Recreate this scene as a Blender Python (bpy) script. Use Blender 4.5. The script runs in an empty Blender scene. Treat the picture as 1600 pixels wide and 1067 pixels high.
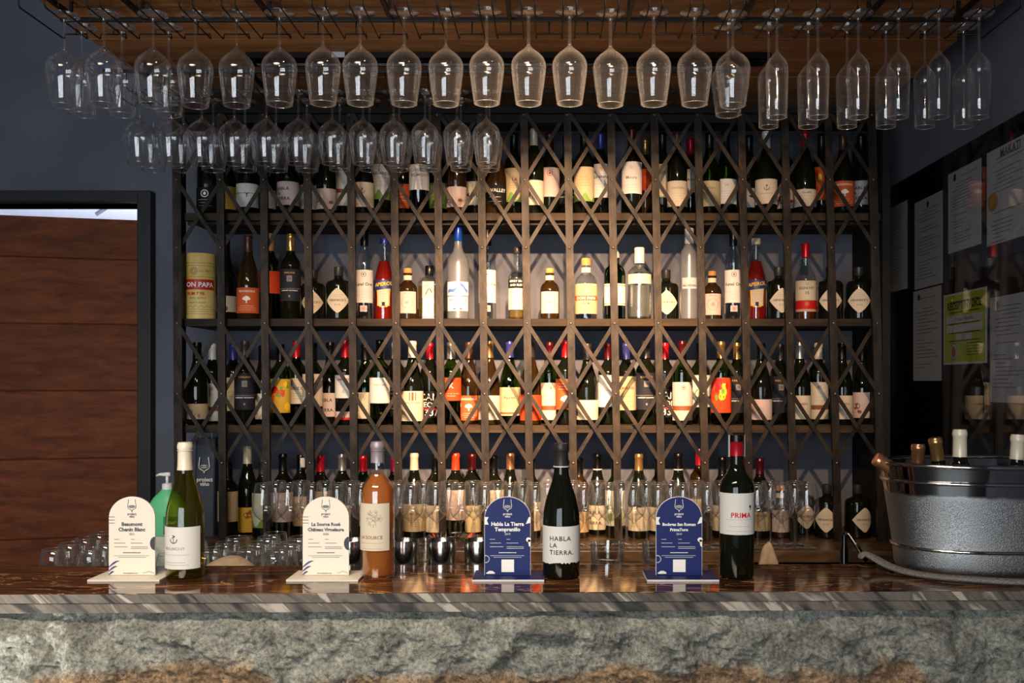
import bpy, bmesh, math, random
from mathutils import Vector, noise, Matrix
random.seed(7)
PI = math.pi
SC = bpy.context.scene
COL = SC.collection
EYE = 1.52
FPX = 1556.0

# ------------------------------------------------------------------ camera
cam_data = bpy.data.cameras.new('camera')
cam_data.sensor_width = 36.0
cam_data.lens = 35.0
cam_data.shift_x = -60/1600
cam_data.shift_y = 63.5/1600
cam = bpy.data.objects.new('camera', cam_data)
cam.location = (0, 0, EYE)
cam.rotation_euler = (PI/2, 0, 0)
COL.objects.link(cam)
SC.camera = cam

# ------------------------------------------------------------------ world, light, exposure
w = bpy.data.worlds.new('world'); SC.world = w
w.use_nodes = True
w.node_tree.nodes['Background'].inputs[0].default_value = (0.30, 0.36, 0.48, 1)
w.node_tree.nodes['Background'].inputs[1].default_value = 0.12
SC.view_settings.view_transform = 'Standard'
SC.view_settings.look = 'None'
SC.view_settings.exposure = 0.0
SC.view_settings.gamma = 1.0
SC.view_settings.use_curve_mapping = False
SC.cycles.max_bounces = 10
SC.cycles.transparent_max_bounces = 48
SC.cycles.glossy_bounces = 5
SC.cycles.transmission_bounces = 8
SC.cycles.diffuse_bounces = 3
SC.cycles.caustics_reflective = False
SC.cycles.caustics_refractive = False
SC.cycles.sample_clamp_indirect = 6.0
SC.cycles.use_denoising = True


def light(name, kind, loc, target, power, color, **kw):
    d = bpy.data.lights.new(name, kind)
    d.energy = power; d.color = color
    for k, v in kw.items():
        setattr(d, k, v)
    o = bpy.data.objects.new(name, d)
    o.location = loc
    o.rotation_euler = (Vector(target) - Vector(loc)).to_track_quat('-Z', 'Y').to_euler()
    COL.objects.link(o)
    return o


# daylight entering by the four tall panes of the street window behind the camera
PANES = [-2.30, -1.72, -1.14, -0.56, 0.02]
for x in PANES:
    light('window_daylight', 'AREA', (x, -2.45, 1.45), (x, 3, 1.45), 27, (0.87, 0.93, 1.0),
          shape='RECTANGLE', size=0.46, size_y=2.1)
# warm ceiling spots in front of the bar canopy, aimed at the shelves
for x, tx, pw, sz in ((0.08, 0.02, 1400, 31), (-0.22, -0.34, 400, 34), (0.30, 0.40, 270, 40)):
    light('ceiling_spot', 'SPOT', (x, 0.75, 2.65), (tx, 3.6, 1.60), pw, (1.0, 0.62, 0.35),
          spot_size=math.radians(sz), spot_blend=0.9, shadow_soft_size=0.025)
# wide warm fill added to brighten the bar and its stone front
light('bar_front_fill', 'AREA', (-0.75, 0.3, 2.95), (-0.65, 1.9, 0.95), 17, (1.0, 0.86, 0.70), spread=math.radians(80),
      shape='RECTANGLE', size=1.6, size_y=0.3)
# white fill added low down to make the glow at the stone front's left end
light('low_left_fill', 'SPOT', (-1.30, 1.62, 0.62), (-1.20, 2.0, 0.88), 40, (1.0, 0.98, 0.90),
      spot_size=math.radians(75), spot_blend=1.0, shadow_soft_size=0.05)
# the bright room beyond the doorway
light('back_room_lamp', 'AREA', (-1.9, 5.2, 1.5), (-1.9, 5.2, 3.0), 26, (0.85, 0.90, 1.0),
      shape='RECTANGLE', size=1.2, size_y=1.2)


# ------------------------------------------------------------------ helpers
def P(px, py, Y):
    "point of the room seen at a place of the photo, at distance Y"
    return Vector(((px-860)/FPX*Y, Y, EYE + (597-py)/FPX*Y))


def hexc(h):
    h = h.lstrip('#')
    c = [int(h[i:i+2], 16)/255 for i in (0, 2, 4)]
    return tuple((v/12.92 if v <= .04045 else ((v+.055)/1.055)**2.4) for v in c) + (1,)


MATS = {}


def mat(name, color='#808080', rough=0.5, metal=0.0, spec=0.5, coat=0.0):
    if name in MATS:
        return MATS[name]
    m = bpy.data.materials.new(name); m.use_nodes = True
    b = m.node_tree.nodes['Principled BSDF']
    c = hexc(color) if isinstance(color, str) else tuple(color)+(1,)
    b.inputs['Base Color'].default_value = c
    b.inputs['Roughness'].default_value = rough
    b.inputs['Metallic'].default_value = metal
    b.inputs['Specular IOR Level'].default_value = spec
    if coat:
        b.inputs['Coat Weight'].default_value = coat
        b.inputs['Coat Roughness'].default_value = 0.04
    MATS[name] = m
    return m


def nodes(m):
    nt = m.node_tree
    return nt, nt.nodes, nt.links, nt.nodes['Principled BSDF']


def noise_col(name, c1, c2, scale=6, stretch=(1, 1, 1), rough=0.5, bump=0.0, detail=6, lo=.35, hi=.65, metal=0, distortion=0.0, rough2=None, spec=.5):
    if name in MATS:
        return MATS[name]
    m = mat(name, c1, rough, metal, spec)
    nt, N, L, b = nodes(m)
    tc = N.new('ShaderNodeTexCoord'); mp = N.new('ShaderNodeMapping')
    mp.inputs['Scale'].default_value = stretch
    L.new(tc.outputs['Object'], mp.inputs['Vector'])
    nz = N.new('ShaderNodeTexNoise')
    nz.inputs['Scale'].default_value = scale; nz.inputs['Detail'].default_value = detail
    nz.inputs['Distortion'].default_value = distortion
    L.new(mp.outputs[0], nz.inputs['Vector'])
    cr = N.new('ShaderNodeValToRGB')
    cr.color_ramp.elements[0].position = lo; cr.color_ramp.elements[1].position = hi
    cr.color_ramp.elements[0].color = hexc(c1); cr.color_ramp.elements[1].color = hexc(c2)
    L.new(nz.outputs[0], cr.inputs[0]); L.new(cr.outputs[0], b.inputs['Base Color'])
    if bump:
        bp = N.new('ShaderNodeBump'); bp.inputs['Strength'].default_value = bump
        bp.inputs['Distance'].default_value = 0.01
        L.new(nz.outputs[0], bp.inputs['Height']); L.new(bp.outputs[0], b.inputs['Normal'])
    if rough2 is not None:
        mr = N.new('ShaderNodeMapRange')
        mr.inputs['To Min'].default_value = rough; mr.inputs['To Max'].default_value = rough2
        L.new(nz.outputs[0], mr.inputs[0]); L.new(mr.outputs[0], b.inputs['Roughness'])
    return m


def thin_glass(name, tint=(1, 1, 1), f0=0.06, power=4.0, rough=0.0, body=None, body_w=0.0, gain=0.94, edge=0.0):
    "thin clear wall: tinted see-through plus mirror reflection that grows towards grazing angles"
    if name in MATS:
        return MATS[name]
    m = bpy.data.materials.new(name); m.use_nodes = True
    nt = m.node_tree; N = nt.nodes; L = nt.links
    for n in list(N):
        N.remove(n)
    out = N.new('ShaderNodeOutputMaterial')
    tr = N.new('ShaderNodeBsdfTransparent'); tr.inputs[0].default_value = tuple(tint)+(1,)
    gl = N.new('ShaderNodeBsdfGlossy'); gl.inputs['Roughness'].default_value = rough
    gl.inputs['Color'].default_value = (1, 1, 1, 1)
    lw = N.new('ShaderNodeLayerWeight'); lw.inputs[0].default_value = 0.5
    pw = N.new('ShaderNodeMath'); pw.operation = 'POWER'; pw.inputs[1].default_value = power
    L.new(lw.outputs['Facing'], pw.inputs[0])
    ma = N.new('ShaderNodeMath'); ma.operation = 'MULTIPLY_ADD'
    ma.inputs[1].default_value = gain; ma.inputs[2].default_value = f0
    L.new(pw.outputs[0], ma.inputs[0])
    under = tr
    if body is not None:
        df = N.new('ShaderNodeBsdfDiffuse'); df.inputs[0].default_value = tuple(body)+(1,)
        tl = N.new('ShaderNodeBsdfTranslucent'); tl.inputs[0].default_value = tuple(body)+(1,)
        m1 = N.new('ShaderNodeMixShader'); m1.inputs[0].default_value = 0.5
        L.new(df.outputs[0], m1.inputs[1]); L.new(tl.outputs[0], m1.inputs[2])
        m2 = N.new('ShaderNodeMixShader'); m2.inputs[0].default_value = body_w
        L.new(tr.outputs[0], m2.inputs[1]); L.new(m1.outputs[0], m2.inputs[2])
        under = m2
        if edge:  # whitens grazing edges: caught light imitated in the glass colour
            e2 = N.new('ShaderNodeMath'); e2.operation = 'POWER'; e2.inputs[1].default_value = 3.0
            L.new(lw.outputs['Facing'], e2.inputs[0])
            e3 = N.new('ShaderNodeMath'); e3.operation = 'MULTIPLY_ADD'; e3.inputs[1].default_value = edge; e3.inputs[2].default_value = body_w
            L.new(e2.outputs[0], e3.inputs[0]); L.new(e3.outputs[0], m2.inputs[0])
    mx = N.new('ShaderNodeMixShader')
    L.new(ma.outputs[0], mx.inputs[0]); L.new(under.outputs[0], mx.inputs[1]); L.new(gl.outputs[0], mx.inputs[2])
    L.new(mx.outputs[0], out.inputs[0])
    MATS[name] = m
    return m


def new_obj(name, mesh, m=None, parent=None, loc=None):
    if m is not None and len(mesh.materials) == 0:
        mesh.materials.append(m)
    o = bpy.data.objects.new(name, mesh)
    COL.objects.link(o)
    if parent is not None:
        o.parent = parent
    if loc is not None:
        o.location = loc
    return o


def from_data(name, verts, faces, m=None, parent=None, smooth=False, loc=None):
    me = bpy.data.meshes.new(name)
    me.from_pydata([tuple(v) for v in verts], [], faces)
    me.validate(); me.update()
    if smooth:
        me.shade_smooth()
    return new_obj(name, me, m, parent, loc)


def empty(name, loc, label=None, cat=None, group=None, rot=(0, 0, 0)):
    o = bpy.data.objects.new(name, None)
    o.empty_display_size = 0.05
    o.location = loc; o.rotation_euler = rot
    COL.objects.link(o)
    tag(o, label, cat, group)
    return o


def tag(o, label=None, cat=None, group=None, kind=None):
    if label: o['label'] = label
    if cat: o['category'] = cat
    if group: o['group'] = group
    if kind: o['kind'] = kind
    return o


def box_geo(x0, x1, y0, y1, z0, z1):
    v = [(x0, y0, z0), (x1, y0, z0), (x1, y1, z0), (x0, y1, z0), (x0, y0, z1), (x1, y0, z1), (x1, y1, z1), (x0, y1, z1)]
    f = [(0, 3, 2, 1), (4, 5, 6, 7), (0, 1, 5, 4), (1, 2, 6, 5), (2, 3, 7, 6), (3, 0, 4, 7)]
    return v, f


class MB:
    def __init__(s): s.v = []; s.f = []
    def add(s, geo):
        v, f = geo; n = len(s.v)
        s.v += [tuple(p) for p in v]; s.f += [tuple(i+n for i in q) for q in f]
        return s
    def box(s, *a): return s.add(box_geo(*a))
    def build(s, name, m, parent=None, smooth=False, bevel=0.0, loc=None):
        o = from_data(name, s.v, s.f, m, parent, smooth, loc)
        if bevel:
            bm = bmesh.new(); bm.from_mesh(o.data)
            bmesh.ops.bevel(bm, geom=bm.edges[:], offset=bevel, segments=2, profile=.6, affect='EDGES')
            bm.to_mesh(o.data); bm.free()
        return o


def box(name, x0, x1, y0, y1, z0, z1, m, parent=None, bevel=0.0):
    return MB().box(x0, x1, y0, y1, z0, z1).build(name, m, parent, bevel=bevel)


def lathe_geo(prof, seg=24, cx=0, cy=0, rot=0.0):
    v = []; f = []; rings = []
    for r, z in prof:
        if r <= 1e-6:
            rings.append([len(v)]); v.append((cx, cy, z))
        else:
            s = len(v)
            for k in range(seg):
                a = 2*PI*k/seg + rot
                v.append((cx+r*math.cos(a), cy+r*math.sin(a), z))
            rings.append(list(range(s, s+seg)))
    for a, b in zip(rings, rings[1:]):
        for k in range(seg):
            k2 = (k+1) % seg
            if len(a) == 1 and len(b) == 1: break
            if len(a) == 1: f.append((a[0], b[k2], b[k]))
            elif len(b) == 1: f.append((a[k], a[k2], b[0]))
            else: f.append((a[k], a[k2], b[k2], b[k]))
    return v, f


LC = {}


def lathe_mesh(key, prof, seg, m, rot=0.0, smooth=True, autosmooth=None):
    if key in LC:
        return LC[key]
    v, f = lathe_geo(prof, seg, rot=rot)
    me = bpy.data.meshes.new(key); me.from_pydata(v, [], f); me.update()
    if smooth:
        me.shade_smooth()
        if autosmooth:
            me.set_sharp_from_angle(angle=math.radians(autosmooth))
    me.materials.append(m)
    LC[key] = me
    return me


def loft_geo(sections, seg=32):
    "sections: (z, rx, ry, exponent, cx, cy)"
    v = []; f = []
    for z, rx, ry, e, cx, cy in sections:
        for k in range(seg):
            a = 2*PI*k/seg; c, s = math.cos(a), math.sin(a)
            v.append((cx+rx*math.copysign(abs(c)**(2/e), c), cy+ry*math.copysign(abs(s)**(2/e), s), z))
    n = len(sections)
    for i in range(n-1):
        for k in range(seg):
            k2 = (k+1) % seg
            f.append((i*seg+k, i*seg+k2, (i+1)*seg+k2, (i+1)*seg+k))
    f.append(tuple(reversed(range(seg)))); f.append(tuple(range((n-1)*seg, n*seg)))
    return v, f


def tube_geo(pts, r, seg=8, closed=False):
    pts = [Vector(p) for p in pts]
    v = []; f = []; n = len(pts); up = Vector((0, 0, 1))
    for i, p in enumerate(pts):
        if closed: d = pts[(i+1) % n]-pts[i-1]
        else: d = (pts[min(i+1, n-1)]-pts[max(i-1, 0)])
        d.normalize()
        a = d.cross(up)
        if a.length < .05: a = d.cross(Vector((1, 0, 0)))
        a.normalize(); b = d.cross(a)
        rr = r[i] if isinstance(r, (list, tuple)) else r
        for k in range(seg):
            t = 2*PI*k/seg
            v.append(p+a*math.cos(t)*rr+b*math.sin(t)*rr)
    m = n if closed else n-1
    for i in range(m):
        j = (i+1) % n
        for k in range(seg):
            k2 = (k+1) % seg
            f.append((i*seg+k, i*seg+k2, j*seg+k2, j*seg+k))
    if not closed:
        f.append(tuple(reversed(range(seg)))); f.append(tuple(range((n-1)*seg, n*seg)))
    return v, f


def bar_geo(p, q, wdt, y0, y1):
    "flat bar in the gate plane between two (x,z) points"
    p = Vector(p); q = Vector(q); d = (q-p).normalized(); n = Vector((-d.y, d.x))*wdt/2
    c = [p+n, p-n, q-n, q+n]
    v = [(a.x, y0, a.y) for a in c]+[(a.x, y1, a.y) for a in c]
    f = [(0, 1, 2, 3), (7, 6, 5, 4), (0, 4, 5, 1), (1, 5, 6, 2), (2, 6, 7, 3), (3, 7, 4, 0)]
    return v, f


# ---- lettering
TC = {}


def text_geo(s, size, bold=0.0, align='CENTER', spacing=1.0, shear=0.0):
    key = (s, bold, align, spacing, shear)
    if key not in TC:
        c = bpy.data.curves.new('t', 'FONT'); c.body = s; c.size = 1.0
        c.align_x = align; c.offset = bold; c.space_character = spacing; c.shear = shear
        c.resolution_u = 2
        o = bpy.data.objects.new('t', c)
        COL.objects.link(o)
        dg = bpy.context.evaluated_depsgraph_get()
        me = o.evaluated_get(dg).to_mesh()
        TC[key] = ([(v.co.x, v.co.y) for v in me.vertices], [tuple(p.vertices) for p in me.polygons])
        o.evaluated_get(dg).to_mesh_clear()
        bpy.data.objects.remove(o); bpy.data.curves.remove(c)
    v, f = TC[key]
    return [(x*size, y*size) for x, y in v], f


class Print:
    "flat marks laid out in (u, v) and then set on a plane or wound round a bottle"
    def __init__(s): s.v = []; s.f = []
    def add(s, v, f):
        n = len(s.v); s.v += v; s.f += [tuple(i+n for i in q) for q in f]; return s
    def text(s, t, size, u, v, bold=0.0, align='CENTER', spacing=1.0, shear=0.0, rot=0.0):
        vv, ff = text_geo(t, size, bold, align, spacing, shear)
        c, q = math.cos(rot), math.sin(rot)
        return s.add([(u+x*c-y*q, v+x*q+y*c) for x, y in vv], ff)
    def rect(s, u0, u1, v0, v1, n=6):
        vv = []; ff = []
        for i in range(n+1):
            u = u0+(u1-u0)*i/n; vv += [(u, v0), (u, v1)]
        for i in range(n): ff.append((2*i, 2*i+2, 2*i+3, 2*i+1))
        return s.add(vv, ff)
    def blob(s, u, v, ru, rv, n=14, wob=0.0, a0=0.0, seed=0):
        rnd = random.Random(seed)
        vv = [(u, v)]+[(u+ru*math.cos(a0+2*PI*k/n)*(1+wob*(rnd.random()-.5)), v+rv*math.sin(a0+2*PI*k/n)*(1+wob*(rnd.random()-.5))) for k in range(n)]
        return s.add(vv, [(0, 1+k, 1+(k+1) % n) for k in range(n)])
    def poly(s, pts):
        cu = sum(p[0] for p in pts)/len(pts); cv = sum(p[1] for p in pts)/len(pts); n = len(pts)
        return s.add([(cu, cv)]+list(pts), [(0, 1+k, 1+(k+1) % n) for k in range(n)])
    def line(s, pts, wd, closed=False):
        pts = [Vector(p) for p in pts]
        if closed: pts = pts+[pts[0]]
        for a, b in zip(pts, pts[1:]):
            d = (b-a)
            if d.length < 1e-7: continue
            d.normalize(); n = Vector((-d.y, d.x))*wd/2; e = d*wd*.3
            s.add([tuple(a-e+n), tuple(a-e-n), tuple(b+e-n), tuple(b+e+n)], [(0, 1, 2, 3)])
        return s
    def ring(s, u, v, ru, rv, wd, n=18, a0=0, a1=2*PI):
        pts = [(u+ru*math.cos(a0+(a1-a0)*k/n), v+rv*math.sin(a0+(a1-a0)*k/n)) for k in range(n+1)]
        return s.line(pts, wd)
    def wound(s, name, m, parent, R, z0, twist=0.0, off=0.0006):
        if not s.v: return None
        vs = [((R+off)*math.sin(u/R+twist), -(R+off)*math.cos(u/R+twist), z0+v) for u, v in s.v]
        return from_data(name, vs, s.f, m, parent)
    def flat(s, name, m, parent, fn):
        if not s.v: return None
        return from_data(name, [fn(u, v) for u, v in s.v], s.f, m, parent)


def patch(name, m, parent, R, half, z0, z1, twist=0.0, off=0.0009, n=18, edge=None, nz=1):
    "paper label wound round a bottle, with its own small thickness; edge(t) lowers the bottom edge"
    v = []; f = []
    cols = n+1
    for i in range(cols):
        t = i/n; a = -half+2*half*t+twist
        zb = z0+(edge(t) if edge else 0)
        for rr in (R+off, R+off*.3):
            for z in (zb, z1):
                v.append((rr*math.sin(a), -rr*math.cos(a), z))
    for i in range(n):
        a = i*4; b = a+4
        f += [(a, b, b+1, a+1), (a+2, a+3, b+3, b+2), (a+1, b+1, b+3, a+3), (a, a+2, b+2, b)]
    f += [(0, 1, 3, 2), (n*4, n*4+2, n*4+3, n*4+1)]
    return from_data(name, v, f, m, parent, smooth=False if n < 8 else True) if False else _flatpatch(name, v, f, m, parent)


def _flatpatch(name, v, f, m, parent):
    o = from_data(name, v, f, m, parent)
    o.data.shade_smooth(); o.data.set_sharp_from_angle(angle=math.radians(40))
    return o


def ordinal(n):
    return f"{n}{'th' if 10 <= n % 100 <= 20 else {1: 'st', 2: 'nd', 3: 'rd'}.get(n % 10, 'th')}"


# ------------------------------------------------------------------ materials
M_slate = noise_col('slate_blue_paint', '#5d606b', '#6a6c76', 2.5, rough=.85, bump=.05, spec=.2)
M_upper = mat('dark_upper_paint', '#2a2d35', .8)
M_room = mat('warm_grey_room_paint', '#a59a88', .8)
M_blackmetal = noise_col('black_iron', '#121211', '#1e1c1a', 22, rough=.65, bump=.15, spec=.2)
M_gate = noise_col('worn_bronze_iron', '#0d0c0b', '#382d22', 26, stretch=(1, 1, .5), rough=.5, bump=.3, metal=.25, spec=.25, lo=.3, hi=.75)
M_shelf = noise_col('dark_shelf_metal', '#1e1915', '#45341f', 9, stretch=(.4, 1, 3), rough=.65, bump=.1, spec=.2)
M_wire = mat('black_wire', '#141210', .45, .3)
M_floor = noise_col('dark_floor', '#2b2724', '#37322d', 3, rough=.5)


def wood_mat(name, c1, c2, stretch, scale=3.0, rough=.5, spec=.5):
    m = mat(name, c1, rough, 0, spec)
    if m.get('done'): return m
    m['done'] = 1
    nt, N, L, b = nodes(m)
    tc = N.new('ShaderNodeTexCoord'); mp = N.new('ShaderNodeMapping'); mp.inputs['Scale'].default_value = stretch
    oi = N.new('ShaderNodeObjectInfo')
    ad = N.new('ShaderNodeVectorMath'); ad.operation = 'ADD'
    sc = N.new('ShaderNodeVectorMath'); sc.operation = 'SCALE'; sc.inputs['Scale'].default_value = 17.0
    L.new(oi.outputs['Random'], sc.inputs[0])
    L.new(tc.outputs['Object'], ad.inputs[0]); L.new(sc.outputs[0], ad.inputs[1]); L.new(ad.outputs[0], mp.inputs[0])
    nz = N.new('ShaderNodeTexNoise'); nz.inputs['Scale'].default_value = scale; nz.inputs['Detail'].default_value = 8
    nz.inputs['Roughness'].default_value = .62; nz.inputs['Distortion'].default_value = .6
    L.new(mp.outputs[0], nz.inputs['Vector'])
    cr = N.new('ShaderNodeValToRGB'); e = cr.color_ramp.elements
    e[0].position = .3; e[1].position = .72; e[0].color = hexc(c1); e[1].color = hexc(c2)
    L.new(nz.outputs[0], cr.inputs[0])
    hs = N.new('ShaderNodeHueSaturation'); mr = N.new('ShaderNodeMapRange')
    mr.inputs['To Min'].default_value = .9; mr.inputs['To Max'].default_value = 1.1
    L.new(oi.outputs['Random'], mr.inputs[0]); L.new(mr.outputs[0], hs.inputs['Value'])
    L.new(cr.outputs[0], hs.inputs['Color']); L.new(hs.outputs[0], b.inputs['Base Color'])
    bp = N.new('ShaderNodeBump'); bp.inputs['Strength'].default_value = .15; bp.inputs['Distance'].default_value = .004
    L.new(nz.outputs[0], bp.inputs['Height']); L.new(bp.outputs[0], b.inputs['Normal'])
    return m


M_canopy = wood_mat('canopy_wood', '#8a5630', '#c48a55', (1.2, 9, 9), rough=.55, spec=.2)
M_door = wood_mat('door_wood', '#55260f', '#8d4922', (1.2, 6, 9), rough=.6, spec=.2)

# polished brown marble of the bar top
M_marble = mat('brown_marble_polished', '#24140e', .075, 0, .8)
nt, N, L, b = nodes(M_marble)
tc = N.new('ShaderNodeTexCoord'); mp = N.new('ShaderNodeMapping'); mp.inputs['Scale'].default_value = (1.1, 4.5, 1)
mp.inputs['Rotation'].default_value = (0, 0, .25)
L.new(tc.outputs['Object'], mp.inputs[0])
nz = N.new('ShaderNodeTexNoise'); nz.inputs['Scale'].default_value = 3.2; nz.inputs['Detail'].default_value = 9; nz.inputs['Distortion'].default_value = 1.6
L.new(mp.outputs[0], nz.inputs['Vector'])
cr = N.new('ShaderNodeValToRGB'); cr.color_ramp.elements[0].color = hexc('#22140d'); cr.color_ramp.elements[1].color = hexc('#6b412a')
cr.color_ramp.elements[0].position = .38; cr.color_ramp.elements[1].position = .7
L.new(nz.outputs[0], cr.inputs[0])
v2 = N.new('ShaderNodeTexNoise'); v2.inputs['Scale'].default_value = 2.4; v2.inputs['Detail'].default_value = 4; v2.inputs['Distortion'].default_value = 2.2
L.new(mp.outputs[0], v2.inputs['Vector'])
vr = N.new('ShaderNodeValToRGB'); e = vr.color_ramp.elements
e[0].position = .486; e[0].color = (0, 0, 0, 1); e[1].position = .514; e[1].color = (0, 0, 0, 1)
k = e.new(.5); k.color = (1, 1, 1, 1)
L.new(v2.outputs[0], vr.inputs[0])
mx = N.new('ShaderNodeMix'); mx.data_type = 'RGBA'; mx.inputs[7].default_value = hexc('#c8905c')
L.new(vr.outputs[0], mx.inputs[0]); L.new(cr.outputs[0], mx.inputs[6]); L.new(mx.outputs[2], b.inputs['Base Color'])

# grey slab edges with pale diagonal veins
M_edge = mat('grey_marble_edge', '#5a5650', .6, 0, .3)
nt, N, L, b = nodes(M_edge)
tc = N.new('ShaderNodeTexCoord'); mp = N.new('ShaderNodeMapping'); mp.inputs['Scale'].default_value = (16, 3, 2.6)
m0 = N.new('ShaderNodeMapping'); m0.inputs['Rotation'].default_value = (0, .85, 0)
L.new(tc.outputs['Object'], m0.inputs[0]); L.new(m0.outputs[0], mp.inputs[0])
nz = N.new('ShaderNodeTexNoise'); nz.inputs['Scale'].default_value = 1.05; nz.inputs['Detail'].default_value = 10; nz.inputs['Distortion'].default_value = 1.8
oi = N.new('ShaderNodeObjectInfo'); sm = N.new('ShaderNodeVectorMath'); sm.operation = 'ADD'
L.new(mp.outputs[0], sm.inputs[0]); L.new(oi.outputs['Random'], sm.inputs[1]); L.new(sm.outputs[0], nz.inputs['Vector'])
cr = N.new('ShaderNodeValToRGB'); e = cr.color_ramp.elements
e[0].position = .36; e[0].color = hexc('#2b2826'); e[1].position = .64; e[1].color = hexc('#aa9f90')
k = e.new(.5); k.color = hexc('#6b6258'); k = e.new(.57); k.color = hexc('#585047')
L.new(nz.outputs[0], cr.inputs[0]); L.new(cr.outputs[0], b.inputs['Base Color'])

# rough rock of the bar front
M_rock = mat('rough_rock', '#7d8279', .9, 0, .25)
nt, N, L, b = nodes(M_rock)
tc = N.new('ShaderNodeTexCoord')
n1 = N.new('ShaderNodeTexNoise'); n1.inputs['Scale'].default_value = 130; n1.inputs['Detail'].default_value = 8; n1.inputs['Roughness'].default_value = .7
n2 = N.new('ShaderNodeTexNoise'); n2.inputs['Scale'].default_value = 2.6; n2.inputs['Detail'].default_value = 7; n2.inputs['Distortion'].default_value = .8
for n in (n1, n2): L.new(tc.outputs['Object'], n.inputs['Vector'])
c1 = N.new('ShaderNodeValToRGB'); e = c1.color_ramp.elements
e[0].position = .30; e[0].color = hexc('#5c5b53'); e[1].position = .66; e[1].color = hexc('#d2d0c0'); k = e.new(.46); k.color = hexc('#a4a396')
L.new(n1.outputs[0], c1.inputs[0])
sx = N.new('ShaderNodeSeparateXYZ'); L.new(tc.outputs['Object'], sx.inputs[0])
mz = N.new('ShaderNodeMapRange'); mz.inputs['From Min'].default_value = 1.03; mz.inputs['From Max'].default_value = .92
mz.inputs['To Min'].default_value = -.22; mz.inputs['To Max'].default_value = .16
L.new(sx.outputs[2], mz.inputs[0])
am = N.new('ShaderNodeMath'); am.operation = 'ADD'; L.new(n2.outputs[0], am.inputs[0]); L.new(mz.outputs[0], am.inputs[1])
c2 = N.new('ShaderNodeValToRGB'); e = c2.color_ramp.elements; e[0].position = .585; e[0].color = (0, 0, 0, 1); e[1].position = .66; e[1].color = (1, 1, 1, 1)
L.new(am.outputs[0], c2.inputs[0])
oc = N.new('ShaderNodeValToRGB'); e = oc.color_ramp.elements; e[0].position = .35; e[0].color = hexc('#7a5f48'); e[1].position = .65; e[1].color = hexc('#d8b48c')
L.new(n1.outputs[0], oc.inputs[0])
mx = N.new('ShaderNodeMix'); mx.data_type = 'RGBA'
L.new(c2.outputs[0], mx.inputs[0]); L.new(c1.outputs[0], mx.inputs[6]); L.new(oc.outputs[0], mx.inputs[7])
n4 = N.new('ShaderNodeTexNoise'); n4.inputs['Scale'].default_value = 13; n4.inputs['Detail'].default_value = 10; n4.inputs['Roughness'].default_value = .68; n4.inputs['Distortion'].default_value = .7  # dark mottling: mineral tone plus crevice shade put into the rock colour
L.new(tc.outputs['Object'], n4.inputs['Vector'])
m6 = N.new('ShaderNodeMapRange'); m6.inputs['From Min'].default_value = .36; m6.inputs['From Max'].default_value = .62; m6.inputs['To Min'].default_value = .38; m6.inputs['To Max'].default_value = 1.12
L.new(n4.outputs[0], m6.inputs[0])
vm = N.new('ShaderNodeVectorMath'); vm.operation = 'SCALE'; L.new(mx.outputs[2], vm.inputs[0]); L.new(m6.outputs[0], vm.inputs['Scale'])
L.new(vm.outputs[0], b.inputs['Base Color'])
bp = N.new('ShaderNodeBump'); bp.inputs['Strength'].default_value = 1.0; bp.inputs['Distance'].default_value = .012
L.new(n1.outputs[0], bp.inputs['Height']); L.new(bp.outputs[0], b.inputs['Normal'])

M_backtop = noise_col('brown_stone_back_counter', '#3a2a1e', '#6a5038', 7, stretch=(1, 3, 3), rough=.35, distortion=.8)
M_black = mat('black_gloss', '#0a0a0a', .15)
M_steel = mat('polished_steel', '#cdc9c0', .17, 1.0)
M_white = mat('white_plastic', '#e6e6e2', .4)

# stemware and bottle glass
M_crystal = thin_glass('clear_crystal', (.985, .99, .99), .085, 2.6, .03, (.9, .93, .95), .008, edge=.46)
M_clear = thin_glass('clear_bottle_glass', (.93, .95, .94), .09, 3.0)
M_green = thin_glass('green_bottle_glass', (.22, .33, .07), .06, 4.0, .02)
M_tanq = thin_glass('emerald_bottle_glass', (.03, .22, .06), .07, 4.0, .02)
M_frost = thin_glass('frosted_glass', (.75, .78, .80), .06, 3.0, .25, (.44, .46, .48), .5)
M_dark = mat('dark_bottle_glass', (.005, .006, .003), .045, 0, .4)
M_amber = mat('dark_amber_bottle_glass', (.022, .011, .003), .05, 0, .6)
M_chenin = thin_glass('olive_bottle_glass', (.60, .52, .09), .05, 4.0, .0, (.55, .46, .04), .03)
M_rose = thin_glass('rose_wine', (.98, .52, .20), .02, 4.0, .02, (1.0, .36, .08), .55)
M_red = thin_glass('red_aperitif', (.65, .02, .01), .02, 4.0, .02, (.62, .03, .015), .6)
M_gold = thin_glass('golden_spirit', (.85, .62, .2), .02, 4.0, .02, (.7, .5, .15), .3)
M_whisky = thin_glass('amber_spirit', (.45, .12, .02), .02, 4.0, .02, (.35, .1, .02), .45)
GLASS = {'k': M_dark, 'g': M_green, 'a': M_amber, 'c': M_clear}
LIQ = {'gold': M_gold, 'red': M_red, 'whisky': M_whisky}

PAPER = {'cream': '#e6d7bb', 'white': '#ece6dc', 'tan': '#d3b48a', 'pink': '#e0c6ba', 'yellow': '#e0b23a', 'orange': '#d2602c',
         'vermilion': '#e0491c', 'black': '#141312', 'navy': '#23242e', 'gold': '#cfbd92', 'grey': '#b9bcc0', 'green': '#7f9d45', 'pale': '#d9dcc4'}


def paper(c):
    return mat('label_'+c, tuple(v*.80 for v in hexc(PAPER[c])[:3]), .75, 0, .3)


INK = {'ink': '#1c1a1a', 'white': '#efe9df', 'red': '#c01820', 'gold': '#c79a4a', 'green': '#6f9440', 'blue': '#2c3f86', 'orange': '#c8561e', 'brown': '#8a4a2a', 'grey': '#77706a', 'yellow': '#efc22e', 'faint': '#a8a096'}


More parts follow.
